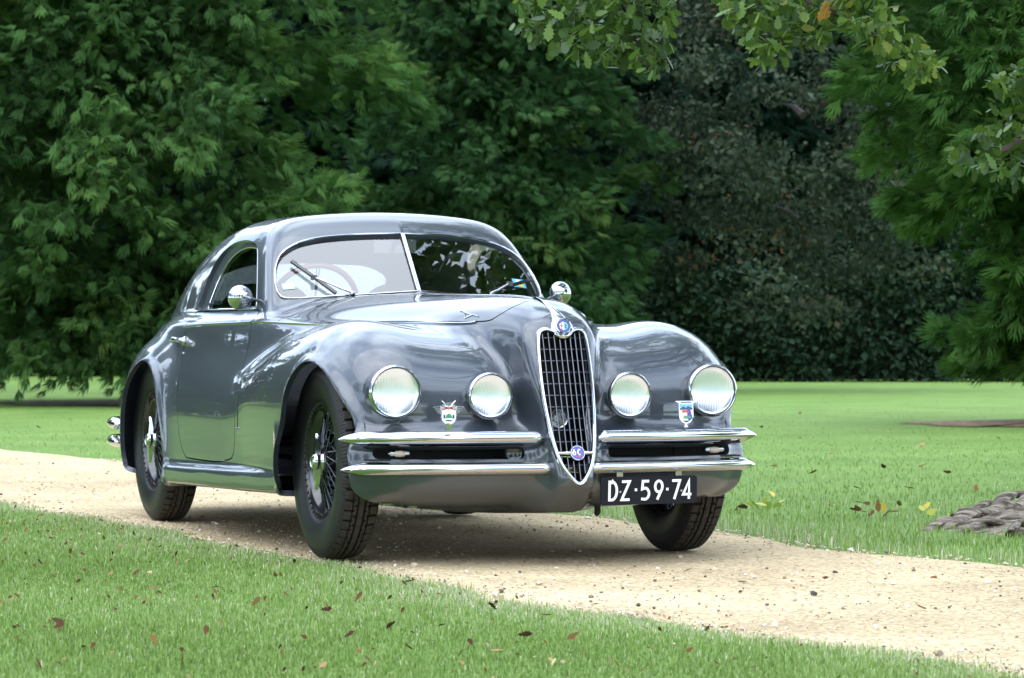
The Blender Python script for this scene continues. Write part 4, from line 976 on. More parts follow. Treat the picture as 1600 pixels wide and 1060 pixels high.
def merge(protoV, protoF, M3, T):
    """many copies of a small mesh as arrays: M3 (n,3,3), T (n,3)"""
    V = np.einsum('nij,vj->nvi', M3, protoV)+T[:, None]; n = len(T)
    F = (protoF[None]+(np.arange(n)*len(protoV))[:, None, None]); return V.reshape(-1, 3), F.reshape(-1, protoF.shape[1])
def rot_rand(n, tilt=math.pi, r=rng):
    q = r.normal(size=(n, 4)); q /= np.linalg.norm(q, axis=1)[:, None]; w_, x, y, z = q.T
    return np.stack([1-2*(y*y+z*z), 2*(x*y-z*w_), 2*(x*z+y*w_), 2*(x*y+z*w_), 1-2*(x*x+z*z), 2*(y*z-x*w_), 2*(x*z-y*w_), 2*(y*z+x*w_), 1-2*(x*x+y*y)], 1).reshape(n, 3, 3)
def ramp_mat(name, cols, rough=.6, trans=0, spec=.3, noise=0, nscale=3, sheen=0):
    """colour picked from a ramp by the per-piece random attribute"""
    m, n, l, b = nodes_of(name); b.inputs['Roughness'].default_value = rough; b.inputs['Specular IOR Level'].default_value = spec
    at_ = n.new('ShaderNodeAttribute'); at_.attribute_name = 'rnd'
    r = n.new('ShaderNodeValToRGB'); r.color_ramp.interpolation = 'LINEAR'
    for k, (p, c) in enumerate(cols):
        e_ = r.color_ramp.elements[k] if k < 2 else r.color_ramp.elements.new(p); e_.position = p; e_.color = (*c, 1)
    fac = at_.outputs['Fac']
    if noise:
        t = n.new('ShaderNodeNewGeometry'); z = n.new('ShaderNodeTexNoise'); z.inputs['Scale'].default_value = nscale; z.inputs['Detail'].default_value = 3; l.new(t.outputs['Position'], z.inputs['Vector'])
        s_ = n.new('ShaderNodeMath'); s_.operation = 'MULTIPLY_ADD'; s_.inputs[1].default_value = noise; l.new(z.outputs[0], s_.inputs[0]); l.new(fac, s_.inputs[2])
        s2 = n.new('ShaderNodeMath'); s2.operation = 'SUBTRACT'; s2.inputs[1].default_value = noise/2; l.new(s_.outputs[0], s2.inputs[0]); fac = s2.outputs[0]
    l.new(fac, r.inputs[0]); l.new(r.outputs[0], b.inputs['Base Color'])
    if trans:
        tb = n.new('ShaderNodeBsdfTranslucent'); l.new(r.outputs[0], tb.inputs[0]); mx_ = n.new('ShaderNodeMixShader'); mx_.inputs[0].default_value = trans
        l.new(b.outputs[0], mx_.inputs[1]); l.new(tb.outputs[0], mx_.inputs[2]); l.new(mx_.outputs[0], n['Material Output'].inputs[0])
    return m
# ------------------------------------------------------------------ loose stones on the drive
oct_ = np.array([[1, 0, 0], [-1, 0, 0], [0, 1, 0], [0, -1, 0], [0, 0, 1], [0, 0, -1], [.62, .62, .5], [-.62, .6, .45], [.6, -.62, .5], [-.6, -.6, .5]], float)
_bm = bmesh.new(); [_bm.verts.new(p) for p in oct_]; bmesh.ops.convex_hull(_bm, input=_bm.verts[:]); bmesh.ops.triangulate(_bm, faces=_bm.faces[:])
_bm.verts.index_update(); sV = np.array([v.co[:] for v in _bm.verts]); sF = np.array([[v.index for v in f.verts] for f in _bm.faces]); _bm.free()
n = 12500; d_ = 8+rng.random(n)**1.5*14; u_ = rng.random(n); edge = rng.random(n) < .35; u_ = np.where(edge, np.where(rng.random(n) < .5, np.abs(rng.normal(0, .05, n)), 1-np.abs(rng.normal(0, .06, n))), u_)
s_ = near_edge(d_)+(far_edge(d_)-near_edge(d_))*u_
T = np.stack([CAM.x+FWD.x*d_+RGT.x*s_, CAM.y+FWD.y*d_+RGT.y*s_, np.zeros(n)], 1); sz = rng.lognormal(math.log(.0029), .5, n); T[:, 2] = sz*.2-.003
V, F = merge(sV, sF, rot_rand(n)*(sz[:, None, None]*np.array([1.2, 1, .75])[None, :, None]), T)
me = np_mesh('loose_stones', V, F, False); rnd_attr(me, len(sV), n)
st_ = link('loose_stones', me, ramp_mat('stone', [(0, (.07, .055, .045)), (.2, (.22, .17, .12)), (.25, (.46, .37, .25)), (.8, (.58, .48, .34)), (1, (.74, .70, .63))], .85)); setp(st_, 'small loose stones scattered over the sandy drive', 'gravel', kind='stuff')

# ------------------------------------------------------------------ grass blades
def grass(name, s, d, hgt, wid, label, matl, lean=.5):
    n = len(s); bx = np.stack([CAM.x+FWD.x*d+RGT.x*s, CAM.y+FWD.y*d+RGT.y*s, np.full(n, -.012)], 1)
    az = rng.uniform(0, 2*math.pi, n); ln_ = np.abs(rng.normal(0, lean, n)); h_ = hgt*rng.uniform(.55, 1.25, n)
    dr = np.stack([np.cos(az), np.sin(az), 0*az], 1); sd_ = np.stack([-np.sin(az+rng.normal(0, .6, n)), np.cos(az), 0*az], 1); w_ = (wid*rng.uniform(.7, 1.3, n))[:, None]/2
    up = np.array([0, 0, 1.0])
    m_ = bx+dr*(h_*ln_*.35)[:, None]+up*(h_*.62)[:, None]; tp = bx+dr*(h_*ln_*1.0)[:, None]+up*(h_*np.maximum(.25, 1-.35*ln_))[:, None]
    V = np.stack([bx-sd_*w_, bx+sd_*w_, m_-sd_*w_*.85, m_+sd_*w_*.85, tp], 1).reshape(-1, 3); k = np.arange(n)[:, None]*5
    F = np.concatenate([k+np.array([[0, 1, 3]]), k+np.array([[0, 3, 2]]), k+np.array([[2, 3, 4]])])
    me = np_mesh(name, V, F, True); rnd_attr(me, 5, n, vals=matl[1](s, d, n))
    o_ = link(name, me, matl[0]); setp(o_, label, 'grass', kind='stuff'); return o_
GRASS = ramp_mat('grass_blade', [(0, (.104, .170, .034)), (.38, (.182, .285, .056)), (.66, (.258, .368, .092)), (.84, (.35, .41, .23)), (1, (.58, .52, .34))], .55, .25, .35)
def dryness(edgef, sgn):
    def f(s, d, n):
        q = np.abs(s-edgef(d)); dry = np.exp(-q/.30); pat = .16*vnoise(s*2.2+11, d*1.4, 21); return np.clip(rng.beta(2, 2.4, n)*.80+pat+dry*rng.uniform(.05, .75, n)+.35*(rng.random(n) < .11), 0, 1)
    return f
def sample(n, d0, d1, p, slo, shi):
    d = (d0**(1-p)+rng.random(n)*(d1**(1-p)-d0**(1-p)))**(1/(1-p)); lo, hi = slo(d), shi(d); wmax = (hi-lo).max()
    k = rng.random(n) < (hi-lo)/wmax; d = d[k]; lo, hi = slo(d), shi(d); return lo+(hi-lo)*rng.random(len(d)), d
s, d = sample(290000, 7.0, 17.5, 1.25, lambda d: -.17*d-.35, lambda d: np.maximum(near_edge(d)+np.abs(rng.normal(0, .05, len(d))), -.17*d-.35))
patch = vnoise(s*3+40, d*1.5, 9)
grass('lawn_grass', s, d, .023+.009*np.clip(patch, -1, 1), .0027, 'short green grass in front of the drive', (GRASS, dryness(near_edge, -1)))
s, d = sample(420000, 11.2, 46, 1.7, lambda d: far_edge(d)-np.abs(rng.normal(0, .06, len(d))), lambda d: np.maximum(.17*d+.5, far_edge(d)))
kf = rng.random(len(d)) < np.exp(-np.maximum(d-13, 0)/8); s, d = s[kf], d[kf]
hh_ = .030*np.clip(1-(d-14)/40, .4, 1)+.03*np.exp(-np.abs(s-far_edge(d))/.35)*(d < 16)
grass('lawn_grass', s, d, hh_, .0036*np.sqrt(d/12), 'short green grass beyond the drive', (GRASS, dryness(far_edge, 1)))
# ================================================================== TREES
BARK = mat('bark', (.075, .055, .042), .9, var=.45, vscale=9, bump=1.0, bscale=25)
BARK_DARK = mat('dark_bark', (.030, .023, .018), .95, var=.4, vscale=9)
def rotm(ax, an):
    """(n,3,3) rotations about x, y or z"""
    c, s = np.cos(an), np.sin(an); o, l_ = 0*c, 0*c+1
    return np.stack({'x': [l_, o, o, o, c, -s, o, s, c], 'y': [c, o, s, o, l_, o, -s, o, c], 'z': [c, -s, o, s, c, o, o, o, l_]}[ax], -1).reshape(-1, 3, 3)
def frond_proto(L=.30):
    """a fan of pointed conifer sprays opening along +x, lying in xy, drooping at the tips"""
    V, F = [], []
    def leaf(p, a_, ln_, w, dz):
        p = np.array(p); d = np.array([math.cos(a_), math.sin(a_), dz]); s_ = np.array([-math.sin(a_), math.cos(a_), 0]); b = len(V)
        V.extend([p, p+d*ln_*.5+s_*w/2+np.array([0, 0, .006]), p+d*ln_, p+d*ln_*.5-s_*w/2+np.array([0, 0, .006])]); F.extend([(b, b+1, b+2), (b, b+2, b+3)])
    for a_, ln_, x0 in ((0, 1.0, 0), (.22, .84, .02), (-.22, .86, .01), (.48, .58, .05), (-.48, .56, .04), (.30, .42, .15), (-.28, .44, .14), (.75, .34, .07), (-.75, .36, .06)):
        leaf((x0, 0, -.1*x0), a_, L*ln_, .026 if ln_ > .55 else .021, -.22-.2*abs(a_))
    return np.array(V), np.array(F)
def leaf_proto(L=.10, W=.07):
    V = np.array([[0, 0, 0], [L*.5, W/2, .012], [L, 0, -.01], [L*.5, -W/2, .012]]); return V, np.array([[0, 1, 2], [0, 2, 3]])
def oak_leaf_proto(L=.095):
    ws = [0, .06, .17, .10, .25, .16, .30, .20, .24, .10, 0]; V, F = [], []
    for k, w_ in enumerate(ws):
        x = L*k/(len(ws)-1); zc_ = -.10*L*(k/10)**2
        V += [(x, w_*L, zc_+.05*L*abs(w_)), (x, 0, zc_), (x, -w_*L, zc_+.05*L*abs(w_))]
    for k in range(len(ws)-1):
        a_ = k*3
        for q in (0, 1): F += [(a_+q, a_+q+1, a_+q+4), (a_+q, a_+q+4, a_+q+3)]
    return np.array(V, float), np.array(F)
FR, FRF = frond_proto(); LF, LFF = leaf_proto(); OL, OLF = oak_leaf_proto()
def conifer_crown(prof, nb, nf, seed, zmax, bl=1.5, face=None, zpow=1.0, fs=1.0, zmin=.12):
    """branches all round a trunk; each carries a tapering plume of sprays. prof(z) -> crown radius. Returns V, F, per-spray value"""
    r = np.random.default_rng(seed)
    z = .25+(zmax-.25)*r.random(nb)**zpow; az = r.uniform(0, 2*math.pi, nb)
    if face is not None: k = r.random(nb) < .55; az = np.where(k, face+r.normal(0, .75, nb), az)
    inner = r.random(nb) < .22
    lump = 1+.14*np.sin(az*3+z*1.3+seed)+.10*np.sin(az*7-z*2.1+2*seed)
    rad = prof(z)*lump; tip = rad*np.where(inner, r.uniform(.35, .6, nb), r.uniform(.74, 1.0, nb))
    L_ = bl*r.uniform(.7, 1.25, nb); droop = r.uniform(-.05, .40, nb)+.2*(z < 1.2)
    ids = np.repeat(np.arange(nb), nf); n = len(ids); t = r.random(n)**.8
    # along the branch, from inside out, plumes fan sideways and hang
    lx = -L_[ids]*(1-t); side = r.normal(0, 1, n)*.20*L_[ids]*(1.15-t*.8); hang = -np.abs(r.normal(0, .11, n))*L_[ids]+.03
    curve = .30*L_[ids]*(t**2-.4)*(-1)
    P = np.stack([lx, side, hang+curve*droop[ids]*1.2], 1)
    Rb = rotm('z', az[ids])@rotm('y', droop[ids]*.8); pos = np.einsum('nij,nj->ni', Rb, P)
    base = np.stack([np.cos(az)*tip, np.sin(az)*tip, z], 1)[ids]; pos = pos+base
    yaw = np.sign(side)*r.uniform(.1, .9, n)*(1.1-t)+r.normal(0, .3, n); pit = r.normal(-.05, .5, n); rol = r.normal(0, .8, n); sc = r.uniform(.65, 1.25, n)*fs
    M = Rb@rotm('z', yaw)@rotm('y', pit)@rotm('x', rol)*sc[:, None, None]
    keep = pos[:, 2] > zmin; M, pos, ids, t = M[keep], pos[keep], ids[keep], t[keep]
    bv = r.random(nb); val = np.clip(.55*bv[ids]+.30*r.random(len(ids))+.15*t, 0, 1)
    V, F = merge(FR, FRF, M, pos); return V, F, val
def leafy_crown(center, radii, ncl, nl, seed, proto, pf, clr=.5, shell=.55, sc=(.8, 1.3), hang=.3):
    r = np.random.default_rng(seed)
    u = r.normal(size=(ncl, 3)); u /= np.linalg.norm(u, axis=1)[:, None]; rr = shell+(1-shell)*r.random(ncl)**.6
    lump = 1+.16*np.sin(u[:, 0]*5+seed)+.13*np.sin(u[:, 1]*6+u[:, 2]*4)
    c = u*rr[:, None]*lump[:, None]*np.array(radii)+np.array(center)
    ids = np.repeat(np.arange(ncl), nl); n = len(ids); off = r.normal(0, 1, (n, 3))*clr*np.array([.55, .55, .32]); pos = c[ids]+off
    az = r.uniform(0, 2*math.pi, n); M = rotm('z', az)@rotm('y', r.normal(hang, .5, n))@rotm('x', r.normal(0, .6, n))*(r.uniform(*sc, n))[:, None, None]
    val = np.clip(.5*r.random(ncl)[ids]+.5*r.random(n), 0, 1); V, F = merge(proto, pf, M, pos); return V, F, val
def crown_mesh(name, V, F, val, per, m):
    me = np_mesh(name, V, F, False); rnd_attr(me, per, len(val), vals=val); me.materials.append(m); return me
def trunk_part(parent, h, r0, mt, name='trunk', lean=(0, 0), limbs=0, seed=1, lz=2.0, lr=1.5):
    r = np.random.default_rng(seed); zs = np.linspace(-.1, h, 9)
    o_ = MB().tube([(lean[0]*(z/h)**1.5, lean[1]*(z/h)**1.5, z) for z in zs], [r0*(1.5 if i == 0 else 1)*(1-.85*i/8) for i in range(9)], 12).build(name, mt, parent)
    for k in range(limbs):
        a_ = r.uniform(0, 6.28); z0 = r.uniform(lz, h*.75); ln_ = lr*r.uniform(.6, 1)
        MB().tube([(0, 0, z0), (math.cos(a_)*ln_*.5, math.sin(a_)*ln_*.5, z0+.25*ln_), (math.cos(a_)*ln_, math.sin(a_)*ln_, z0+.35*ln_)], [r0*.3, r0*.2, .02], 6).build('limb', mt, parent)
    return o_
CON1 = ramp_mat('cedar_green', [(0, (.017, .043, .013)), (.35, (.036, .086, .023)), (.65, (.058, .128, .031)), (.88, (.092, .178, .041)), (1, (.140, .215, .050))], .8, .2, .12, .35, .5)
CON2 = ramp_mat('cedar_deep_green', [(0, (.014, .041, .014)), (.4, (.031, .081, .025)), (.75, (.053, .119, .033)), (1, (.122, .195, .046))], .8, .2, .12, .45, .35)
CON3 = ramp_mat('cedar_fresh_green', [(0, (.022, .060, .014)), (.4, (.045, .110, .022)), (.75, (.070, .155, .030)), (1, (.105, .200, .040))], .8, .22, .12, .3, .6)
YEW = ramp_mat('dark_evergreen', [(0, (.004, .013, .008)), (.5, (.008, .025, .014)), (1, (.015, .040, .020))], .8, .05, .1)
MAPLE = ramp_mat('maple_leaf', [(0, (.013, .023, .013)), (.5, (.032, .048, .027)), (.87, (.070, .092, .055)), (.93, (.11, .070, .030)), (1, (.26, .11, .035))], .8, .1, .1)
BROAD = ramp_mat('broadleaf_green', [(0, (.020, .050, .016)), (.5, (.035, .085, .024)), (1, (.060, .120, .035))], .55, .25, .3)
OAKM = ramp_mat('oak_leaf', [(0, (.030, .066, .010)), (.4, (.060, .125, .016)), (.75, (.105, .185, .026)), (.965, (.17, .26, .040)), (.985, (.32, .20, .04)), (1, (.45, .26, .05))], .45, .35, .4)

def tree(name, s, d, label, cat='tree', group=None, rz=0, scale=(1, 1, 1)):
    t = empty(name, lateral(s, d), (0, 0, rz)); t.scale = scale; setp(t, label, cat, group); return t
toward = lambda s, d: math.atan2(CAM.y-lateral(s, d).y, CAM.x-lateral(s, d).x)
# three big conifers
pl_ = spl([0, .4, 1.2, 3, 6, 9, 14], [2.6, 3.3, 3.7, 3.7, 3.3, 2.5, .6])
t1 = tree('conifer_tree', -4.9, 41, 'broad dark green conifer at left with skirt hanging to the lawn')
V, F, val = conifer_crown(pl_, 390, 84, 11, 8.5, 1.5, toward(-4.9, 41), .85, 1.0)
link('crown', crown_mesh('crown', V, F, val, len(FR), CON1), None, t1); trunk_part(t1, 13, .42, BARK_DARK, limbs=10)
pm_ = spl([0, .4, 1.2, 3, 6, 9, 14], [2.0, 2.5, 2.7, 2.6, 2.4, 1.9, .6])
t2 = tree('conifer_tree', -.25, 50, 'tall deep green conifer straight behind the car roof')
V, F, val = conifer_crown(pm_, 330, 80, 12, 8.6, 1.45, toward(-.25, 50), .85, 1.0)
link('crown', crown_mesh('crown', V, F, val, len(FR), CON2), None, t2); trunk_part(t2, 13, .38, BARK_DARK, limbs=8)
pr_ = spl([0, .6, 1.5, 2.4, 3.4, 5, 8, 12], [1.1, 1.5, 1.85, 2.4, 2.9, 3.0, 2.5, .6])
t3 = tree('conifer_tree', 5.85, 31, 'fresh green conifer at right edge, branches sweeping down to bark mulch')
V, F, val = conifer_crown(pr_, 370, 70, 13, 6.0, .95, toward(6.0, 31), .9, .95, .52)
link('crown', crown_mesh('crown', V, F, val, len(FR), CON3), None, t3); trunk_part(t3, 11, .30, BARK, limbs=6)
# dusky maple between them
t4 = tree('maple_tree', 4.6, 50, 'dusky maple with grey green and orange tinged leaves between the conifers')
V, F, val = leafy_crown((0, 0, 4.3), (2.9, 2.6, 3.3), 150, 120, 5, LF, LFF, .44, .5, (.9, 1.5), .5)
link('crown', crown_mesh('crown', V, F, val, 4, MAPLE), None, t4); trunk_part(t4, 6, .22, BARK_DARK, limbs=3, lz=1.3, lr=1.0)
# dark wood closing the view
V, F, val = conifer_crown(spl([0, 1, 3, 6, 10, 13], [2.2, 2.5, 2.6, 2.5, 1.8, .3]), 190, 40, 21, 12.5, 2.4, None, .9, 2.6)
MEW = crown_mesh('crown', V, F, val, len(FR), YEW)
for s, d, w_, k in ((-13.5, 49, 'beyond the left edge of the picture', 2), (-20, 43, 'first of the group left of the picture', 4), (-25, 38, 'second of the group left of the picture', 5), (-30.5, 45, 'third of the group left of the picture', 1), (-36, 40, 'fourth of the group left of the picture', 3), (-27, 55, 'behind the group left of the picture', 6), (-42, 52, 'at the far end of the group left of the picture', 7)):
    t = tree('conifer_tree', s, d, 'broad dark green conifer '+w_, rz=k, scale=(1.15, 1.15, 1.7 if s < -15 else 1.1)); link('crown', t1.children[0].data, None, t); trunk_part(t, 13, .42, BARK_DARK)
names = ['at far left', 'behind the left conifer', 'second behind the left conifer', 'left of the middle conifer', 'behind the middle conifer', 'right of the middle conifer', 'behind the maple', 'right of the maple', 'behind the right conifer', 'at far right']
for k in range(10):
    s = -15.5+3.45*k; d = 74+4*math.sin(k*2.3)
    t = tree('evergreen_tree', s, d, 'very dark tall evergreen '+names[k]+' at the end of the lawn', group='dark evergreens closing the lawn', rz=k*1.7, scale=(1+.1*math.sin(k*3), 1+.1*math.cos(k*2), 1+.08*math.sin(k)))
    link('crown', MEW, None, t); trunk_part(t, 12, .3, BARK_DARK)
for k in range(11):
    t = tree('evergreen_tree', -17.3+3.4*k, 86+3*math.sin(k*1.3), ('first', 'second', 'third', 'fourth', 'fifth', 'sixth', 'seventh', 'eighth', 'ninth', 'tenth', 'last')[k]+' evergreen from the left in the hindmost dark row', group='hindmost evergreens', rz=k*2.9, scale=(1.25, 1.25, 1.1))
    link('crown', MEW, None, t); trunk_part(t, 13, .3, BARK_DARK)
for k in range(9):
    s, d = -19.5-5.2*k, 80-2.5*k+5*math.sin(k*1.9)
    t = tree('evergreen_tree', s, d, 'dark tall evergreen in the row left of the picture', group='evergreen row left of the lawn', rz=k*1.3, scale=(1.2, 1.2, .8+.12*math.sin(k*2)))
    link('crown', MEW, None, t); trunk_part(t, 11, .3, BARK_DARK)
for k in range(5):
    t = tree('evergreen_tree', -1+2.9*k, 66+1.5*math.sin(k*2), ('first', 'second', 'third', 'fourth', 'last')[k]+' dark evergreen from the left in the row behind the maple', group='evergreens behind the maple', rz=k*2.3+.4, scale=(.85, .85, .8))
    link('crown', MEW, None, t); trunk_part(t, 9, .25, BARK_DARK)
# clipped dark hedge under them
r_ = np.random.default_rng(4); n = 26000; hx = r_.uniform(-1, 1, n)*9; top = 2.3+.35*np.sin(hx*1.1)+.2*np.sin(hx*2.7); hz = top*r_.random(n)**.8
hy = np.where(r_.random(n) < .75, -.7-.25*r_.random(n), r_.uniform(-.9, .9, n)); P = np.stack([hx, hy+.12*np.sin(hx*3+hz*4), hz], 1)
M = rotm('z', r_.uniform(0, 6.28, n))@rotm('y', r_.normal(.3, .6, n))@rotm('x', r_.normal(0, .6, n))*r_.uniform(1.2, 2.2, n)[:, None, None]
V, F = merge(LF, LFF, M, P); c_ = lateral(6.2, 61)
hd = empty('hedge', c_, (0, 0, math.atan2(RGT.y, RGT.x))); setp(hd, 'long dark evergreen hedge along the far edge of the lawn', 'hedge')
me = np_mesh('foliage', V, F, False); rnd_attr(me, 4, n); me.materials.append(ramp_mat('hedge_leaf', [(0, (.008, .020, .010)), (.5, (.016, .036, .018)), (1, (.034, .062, .030))], .8, .05, .1)); link('foliage', me, None, hd)
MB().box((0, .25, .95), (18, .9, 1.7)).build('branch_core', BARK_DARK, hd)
# trees on the near side of the park, behind and beside the photographer (seen in the paint and glass)
V, F, val = leafy_crown((0, 0, 7.2), (4.2, 4.2, 4.8), 230, 110, 31, LF*2.2, LFF, .95, .5, (.8, 1.4), .4)
MBR = crown_mesh('crown', V, F, val, 4, BROAD)
wh = [(-34, 10, 'left of the lawn beyond the drive'), (-30, -2, 'left of the photographer'), (-22, -20, 'behind the photographer to the left'), (-9, -30, 'behind the photographer'), (5, -33, 'behind the photographer to the right'), (18, -24, 'far right behind the photographer'), (26, -8, 'right of the photographer'), (28, 8, 'right of the drive'), (-33, 26, 'far left of the lawn')]
for k, (s, d, w_) in enumerate(wh):
    t = tree('broadleaf_tree', s, d, 'round green broadleaf park tree '+w_, group='park trees on the near side', rz=k*2.1, scale=(1.35+.2*math.sin(k*2), 1.35+.2*math.cos(k*3), 1.35+.25*math.sin(k*5)))
    link('crown', MBR, None, t); trunk_part(t, 8, .4, BARK, limbs=5, lz=2.5, lr=3, seed=k)

# ------------------------------------------------------------------ the oak beside the drive
def pix(u, v, d): return CAM+FWD*d+RGT*((u-800)/FPX*d)+Vector((0, 0, (HOR-v)/FPX*d))
oc = lateral(3.25, 14.9); oak = empty('oak_tree', oc); setp(oak, 'old oak just out of view on the right, leafy twigs hanging in from above', 'tree')
trunk_part(oak, 5.2, .46, BARK, lean=(-.3, .2))
lim = lambda pts, r0, r1, nm='limb': MB().tube([Vector(p)-oc for p in pts], list(np.linspace(r0, r1, len(pts))), 10).build(nm, BARK, oak)
top_ = oc+Vector((-.1, .1, 3.4))
lim([top_, lateral(2.2, 14.2, 4.6), lateral(.9, 13.2, 4.2), lateral(.1, 12.6, 3.2), pix(960, -60, 13.6)], .2, .03)
lim([top_+Vector((0, 0, .4)), lateral(2.6, 13.2, 4.9), lateral(2.1, 12.2, 4.2), pix(1230, -40, 13.5)], .17, .02)
lim([top_+Vector((0, 0, .8)), lateral(3.4, 12, 5.6), lateral(3.2, 9.5, 6.2), lateral(2.6, 7.5, 6.0)], .18, .04)
lim([top_+Vector((0, 0, .6)), lateral(1.6, 16, 5.6), lateral(.4, 17, 6.0)], .16, .04)
lim([top_+Vector((0, 0, 1)), lateral(4.5, 16, 6.4), lateral(6, 17, 7.0)], .16, .04)
lim([top_, lateral(3.0, 13.9, 2.9), pix(1640, 190, 13.4), pix(1590, 225, 13.3), pix(1555, 240, 13.3)], .10, .004)
lim([pix(1230, -40, 13.5), pix(1262, 2, 13.4), pix(1310, 22, 13.3), pix(1362, 50, 13.3), pix(1405, 80, 13.3), pix(1450, 105, 13.3)], .012, .003, 'twig')
lim([pix(960, -60, 13.6), pix(975, 10, 13.6), pix(985, 60, 13.6), pix(1005, 70, 13.6), pix(1030, 95, 13.6)], .012, .003, 'twig')
lim([pix(940, -40, 13.6), pix(900, 10, 13.6), pix(860, 40, 13.6), pix(825, 50, 13.6)], .009, .003, 'twig')
lim([pix(1215, -20, 13.5), pix(1205, 30, 13.5), pix(1195, 85, 13.5)], .008, .003, 'twig')
lim([pix(1262, 2, 13.4), pix(1258, 40, 13.4), pix(1245, 70, 13.4)], .006, .002, 'twig')
def in_poly(n, P, r):
    P = np.array(P, float); out_ = []
    while len(out_) < n:
        q = P.min(0)+r.random(2)*(P.max(0)-P.min(0))
        if poly_sd(np.array([q[0]]), np.array([q[1]]), P)[0] < 0: out_.append(q)
    return np.array(out_)
r_ = np.random.default_rng(77)
sprays = [([(805, -30), (800, 40), (830, 62), (870, 70), (905, 84), (950, 95), (985, 122), (1020, 124), (1042, 80), (1046, 40), (1060, -30)], 800, 13.6, -.15),  # leaf colours of this spray shifted darker, painting in its backlit look
          ([(1120, -30), (1132, 22), (1165, 60), (1180, 88), (1200, 105), (1215, 92), (1240, 72), (1270, 78), (1290, 55), (1312, 30), (1345, -30)], 560, 13.45, 0),
          ([(1290, -20), (1385, -20), (1405, 30), (1455, 62), (1472, 112), (1440, 124), (1395, 100), (1350, 62), (1310, 35)], 340, 13.3, .18),
          ([(1640, 50), (1575, 85), (1548, 110), (1542, 150), (1530, 190), (1492, 222), (1480, 243), (1500, 262), (1550, 276), (1640, 300)], 400, 13.3, -.25)]
LEAFS = []
for k in range(6):
    me = np_mesh('leaf', OL, OLF, True); rnd_attr(me, len(OL), 1, vals=np.array([.08+.16*k])); me.materials.append(OAKM); LEAFS.append(me)
for P, n, dd, bias in sprays:
    q = in_poly(n, P, r_); cl = in_poly(max(6, n//16), P, r_)
    w_ = r_.random(n)[:, None]*.65; near = cl[np.argmin(np.linalg.norm(q[:, None]-cl[None], axis=2), axis=1)]; q = q*(1-w_)+near*w_
    dj = dd+r_.normal(0, .16, n); T = np.array([pix(a_, b_, c_) for (a_, b_), c_ in zip(q, dj)])-np.array(oc)
    M = rotm('z', r_.uniform(0, 6.28, n))@rotm('y', r_.normal(.45, .5, n))@rotm('x', r_.normal(0, .7, n))*r_.uniform(.5, .92, n)[:, None, None]
    k0 = 75
    for i in range(k0):
        o_ = link('leaf', LEAFS[min(5, int(np.clip(r_.random()+bias, 0, .97)*6))], None, oak); o_.matrix_local = Matrix.Translation(T[i]) @ Matrix(M[i].tolist()).to_4x4()
    V, F = merge(OL, OLF, M[k0:], T[k0:]); me = np_mesh('leaf_spray', V, F, True); rnd_attr(me, len(OL), n-k0, vals=np.clip(r_.random(n-k0)+bias, 0, .97)); me.materials.append(OAKM); link('leaf_spray', me, None, oak)['kind'] = 'stuff'
# one yellow leaf among the green
M = rotm('z', np.array([R(200), R(160), R(240)]))@rotm('y', np.array([R(50), R(70), R(60)]))*np.array([1.05, .9, .9])[:, None, None]
V, F = merge(OL, OLF, M, np.array([pix(1295, 2, 13.1), pix(1290, 0, 13.1), pix(1300, 0, 13.1)])-np.array(oc)); me = np_mesh('yellow_leaf', V, F); rnd_attr(me, len(OL), 3, vals=np.array([1., .99, 1.])); me.materials.append(OAKM); link('yellow_leaf', me, None, oak)
V, F, val = leafy_crown((-.1, .9, 6.4), (4.0, 4.0, 2.8), 95, 170, 41, LF*1.15, LFF, .50, .45, (.8, 1.4), .4)
V_ = V.reshape(-1, 4, 3); ss, dd_ = cam_sd(V_[:, 0, 0]+oc.x, V_[:, 0, 1]+oc.y)
ok = (ss > .75) & ((V_[:, 0, 2]-.847)/np.maximum(dd_, .5) > .135) & (dd_ > 2)      # the crown stays above the picture's top edge
V = V_[ok].reshape(-1, 3); F = (LFF[None]+(np.arange(ok.sum())*4)[:, None, None]).reshape(-1, 3)
link('crown', crown_mesh('crown', V, F, val[ok], 4, OAKM), None, oak)
# surface roots: a gnarled mound of grey wood breaking out of the turf
def root_mat():
    m, n, l, b = nodes_of('root_bark'); b.inputs['Roughness'].default_value = .9; b.inputs['Specular IOR Level'].default_value = .15
    t = n.new('ShaderNodeTexCoord'); mp_ = n.new('ShaderNodeMapping'); mp_.inputs['Rotation'].default_value = (0, 0, -math.atan2(RGT.y, RGT.x)); mp_.inputs['Scale'].default_value = (1, 1, 1); l.new(t.outputs['Object'], mp_.inputs[0])
    m2 = n.new('ShaderNodeMapping'); m2.inputs['Scale'].default_value = (5, 38, 38); l.new(mp_.outputs[0], m2.inputs[0])
    z = n.new('ShaderNodeTexNoise'); z.inputs['Scale'].default_value = 1; z.inputs['Detail'].default_value = 6; z.inputs['Distortion'].default_value = .6; l.new(m2.outputs[0], z.inputs['Vector'])
    r = n.new('ShaderNodeValToRGB'); e_ = r.color_ramp.elements; e_[0].position = .36; e_[0].color = (.050, .036, .025, 1); e_[1].position = .66; e_[1].color = (.32, .265, .205, 1); l.new(z.outputs[0], r.inputs[0]); l.new(r.outputs[0], b.inputs['Base Color'])
    bp = n.new('ShaderNodeBump'); bp.inputs['Strength'].default_value = 1; bp.inputs['Distance'].default_value = .03; l.new(z.outputs[0], bp.inputs['Height']); l.new(bp.outputs[0], b.inputs['Normal']); return m
ROOTM = root_mat()
gs = np.linspace(1.72, 3.5, 110); gd = np.linspace(13.35, 15.2, 60); GS, GD = np.meshgrid(gs, gd, indexing='ij')
def ridge(a_, b_, ph): return 1-np.abs(np.sin(a_*9+b_*21+1.5*np.sin(a_*5+ph)+ph))
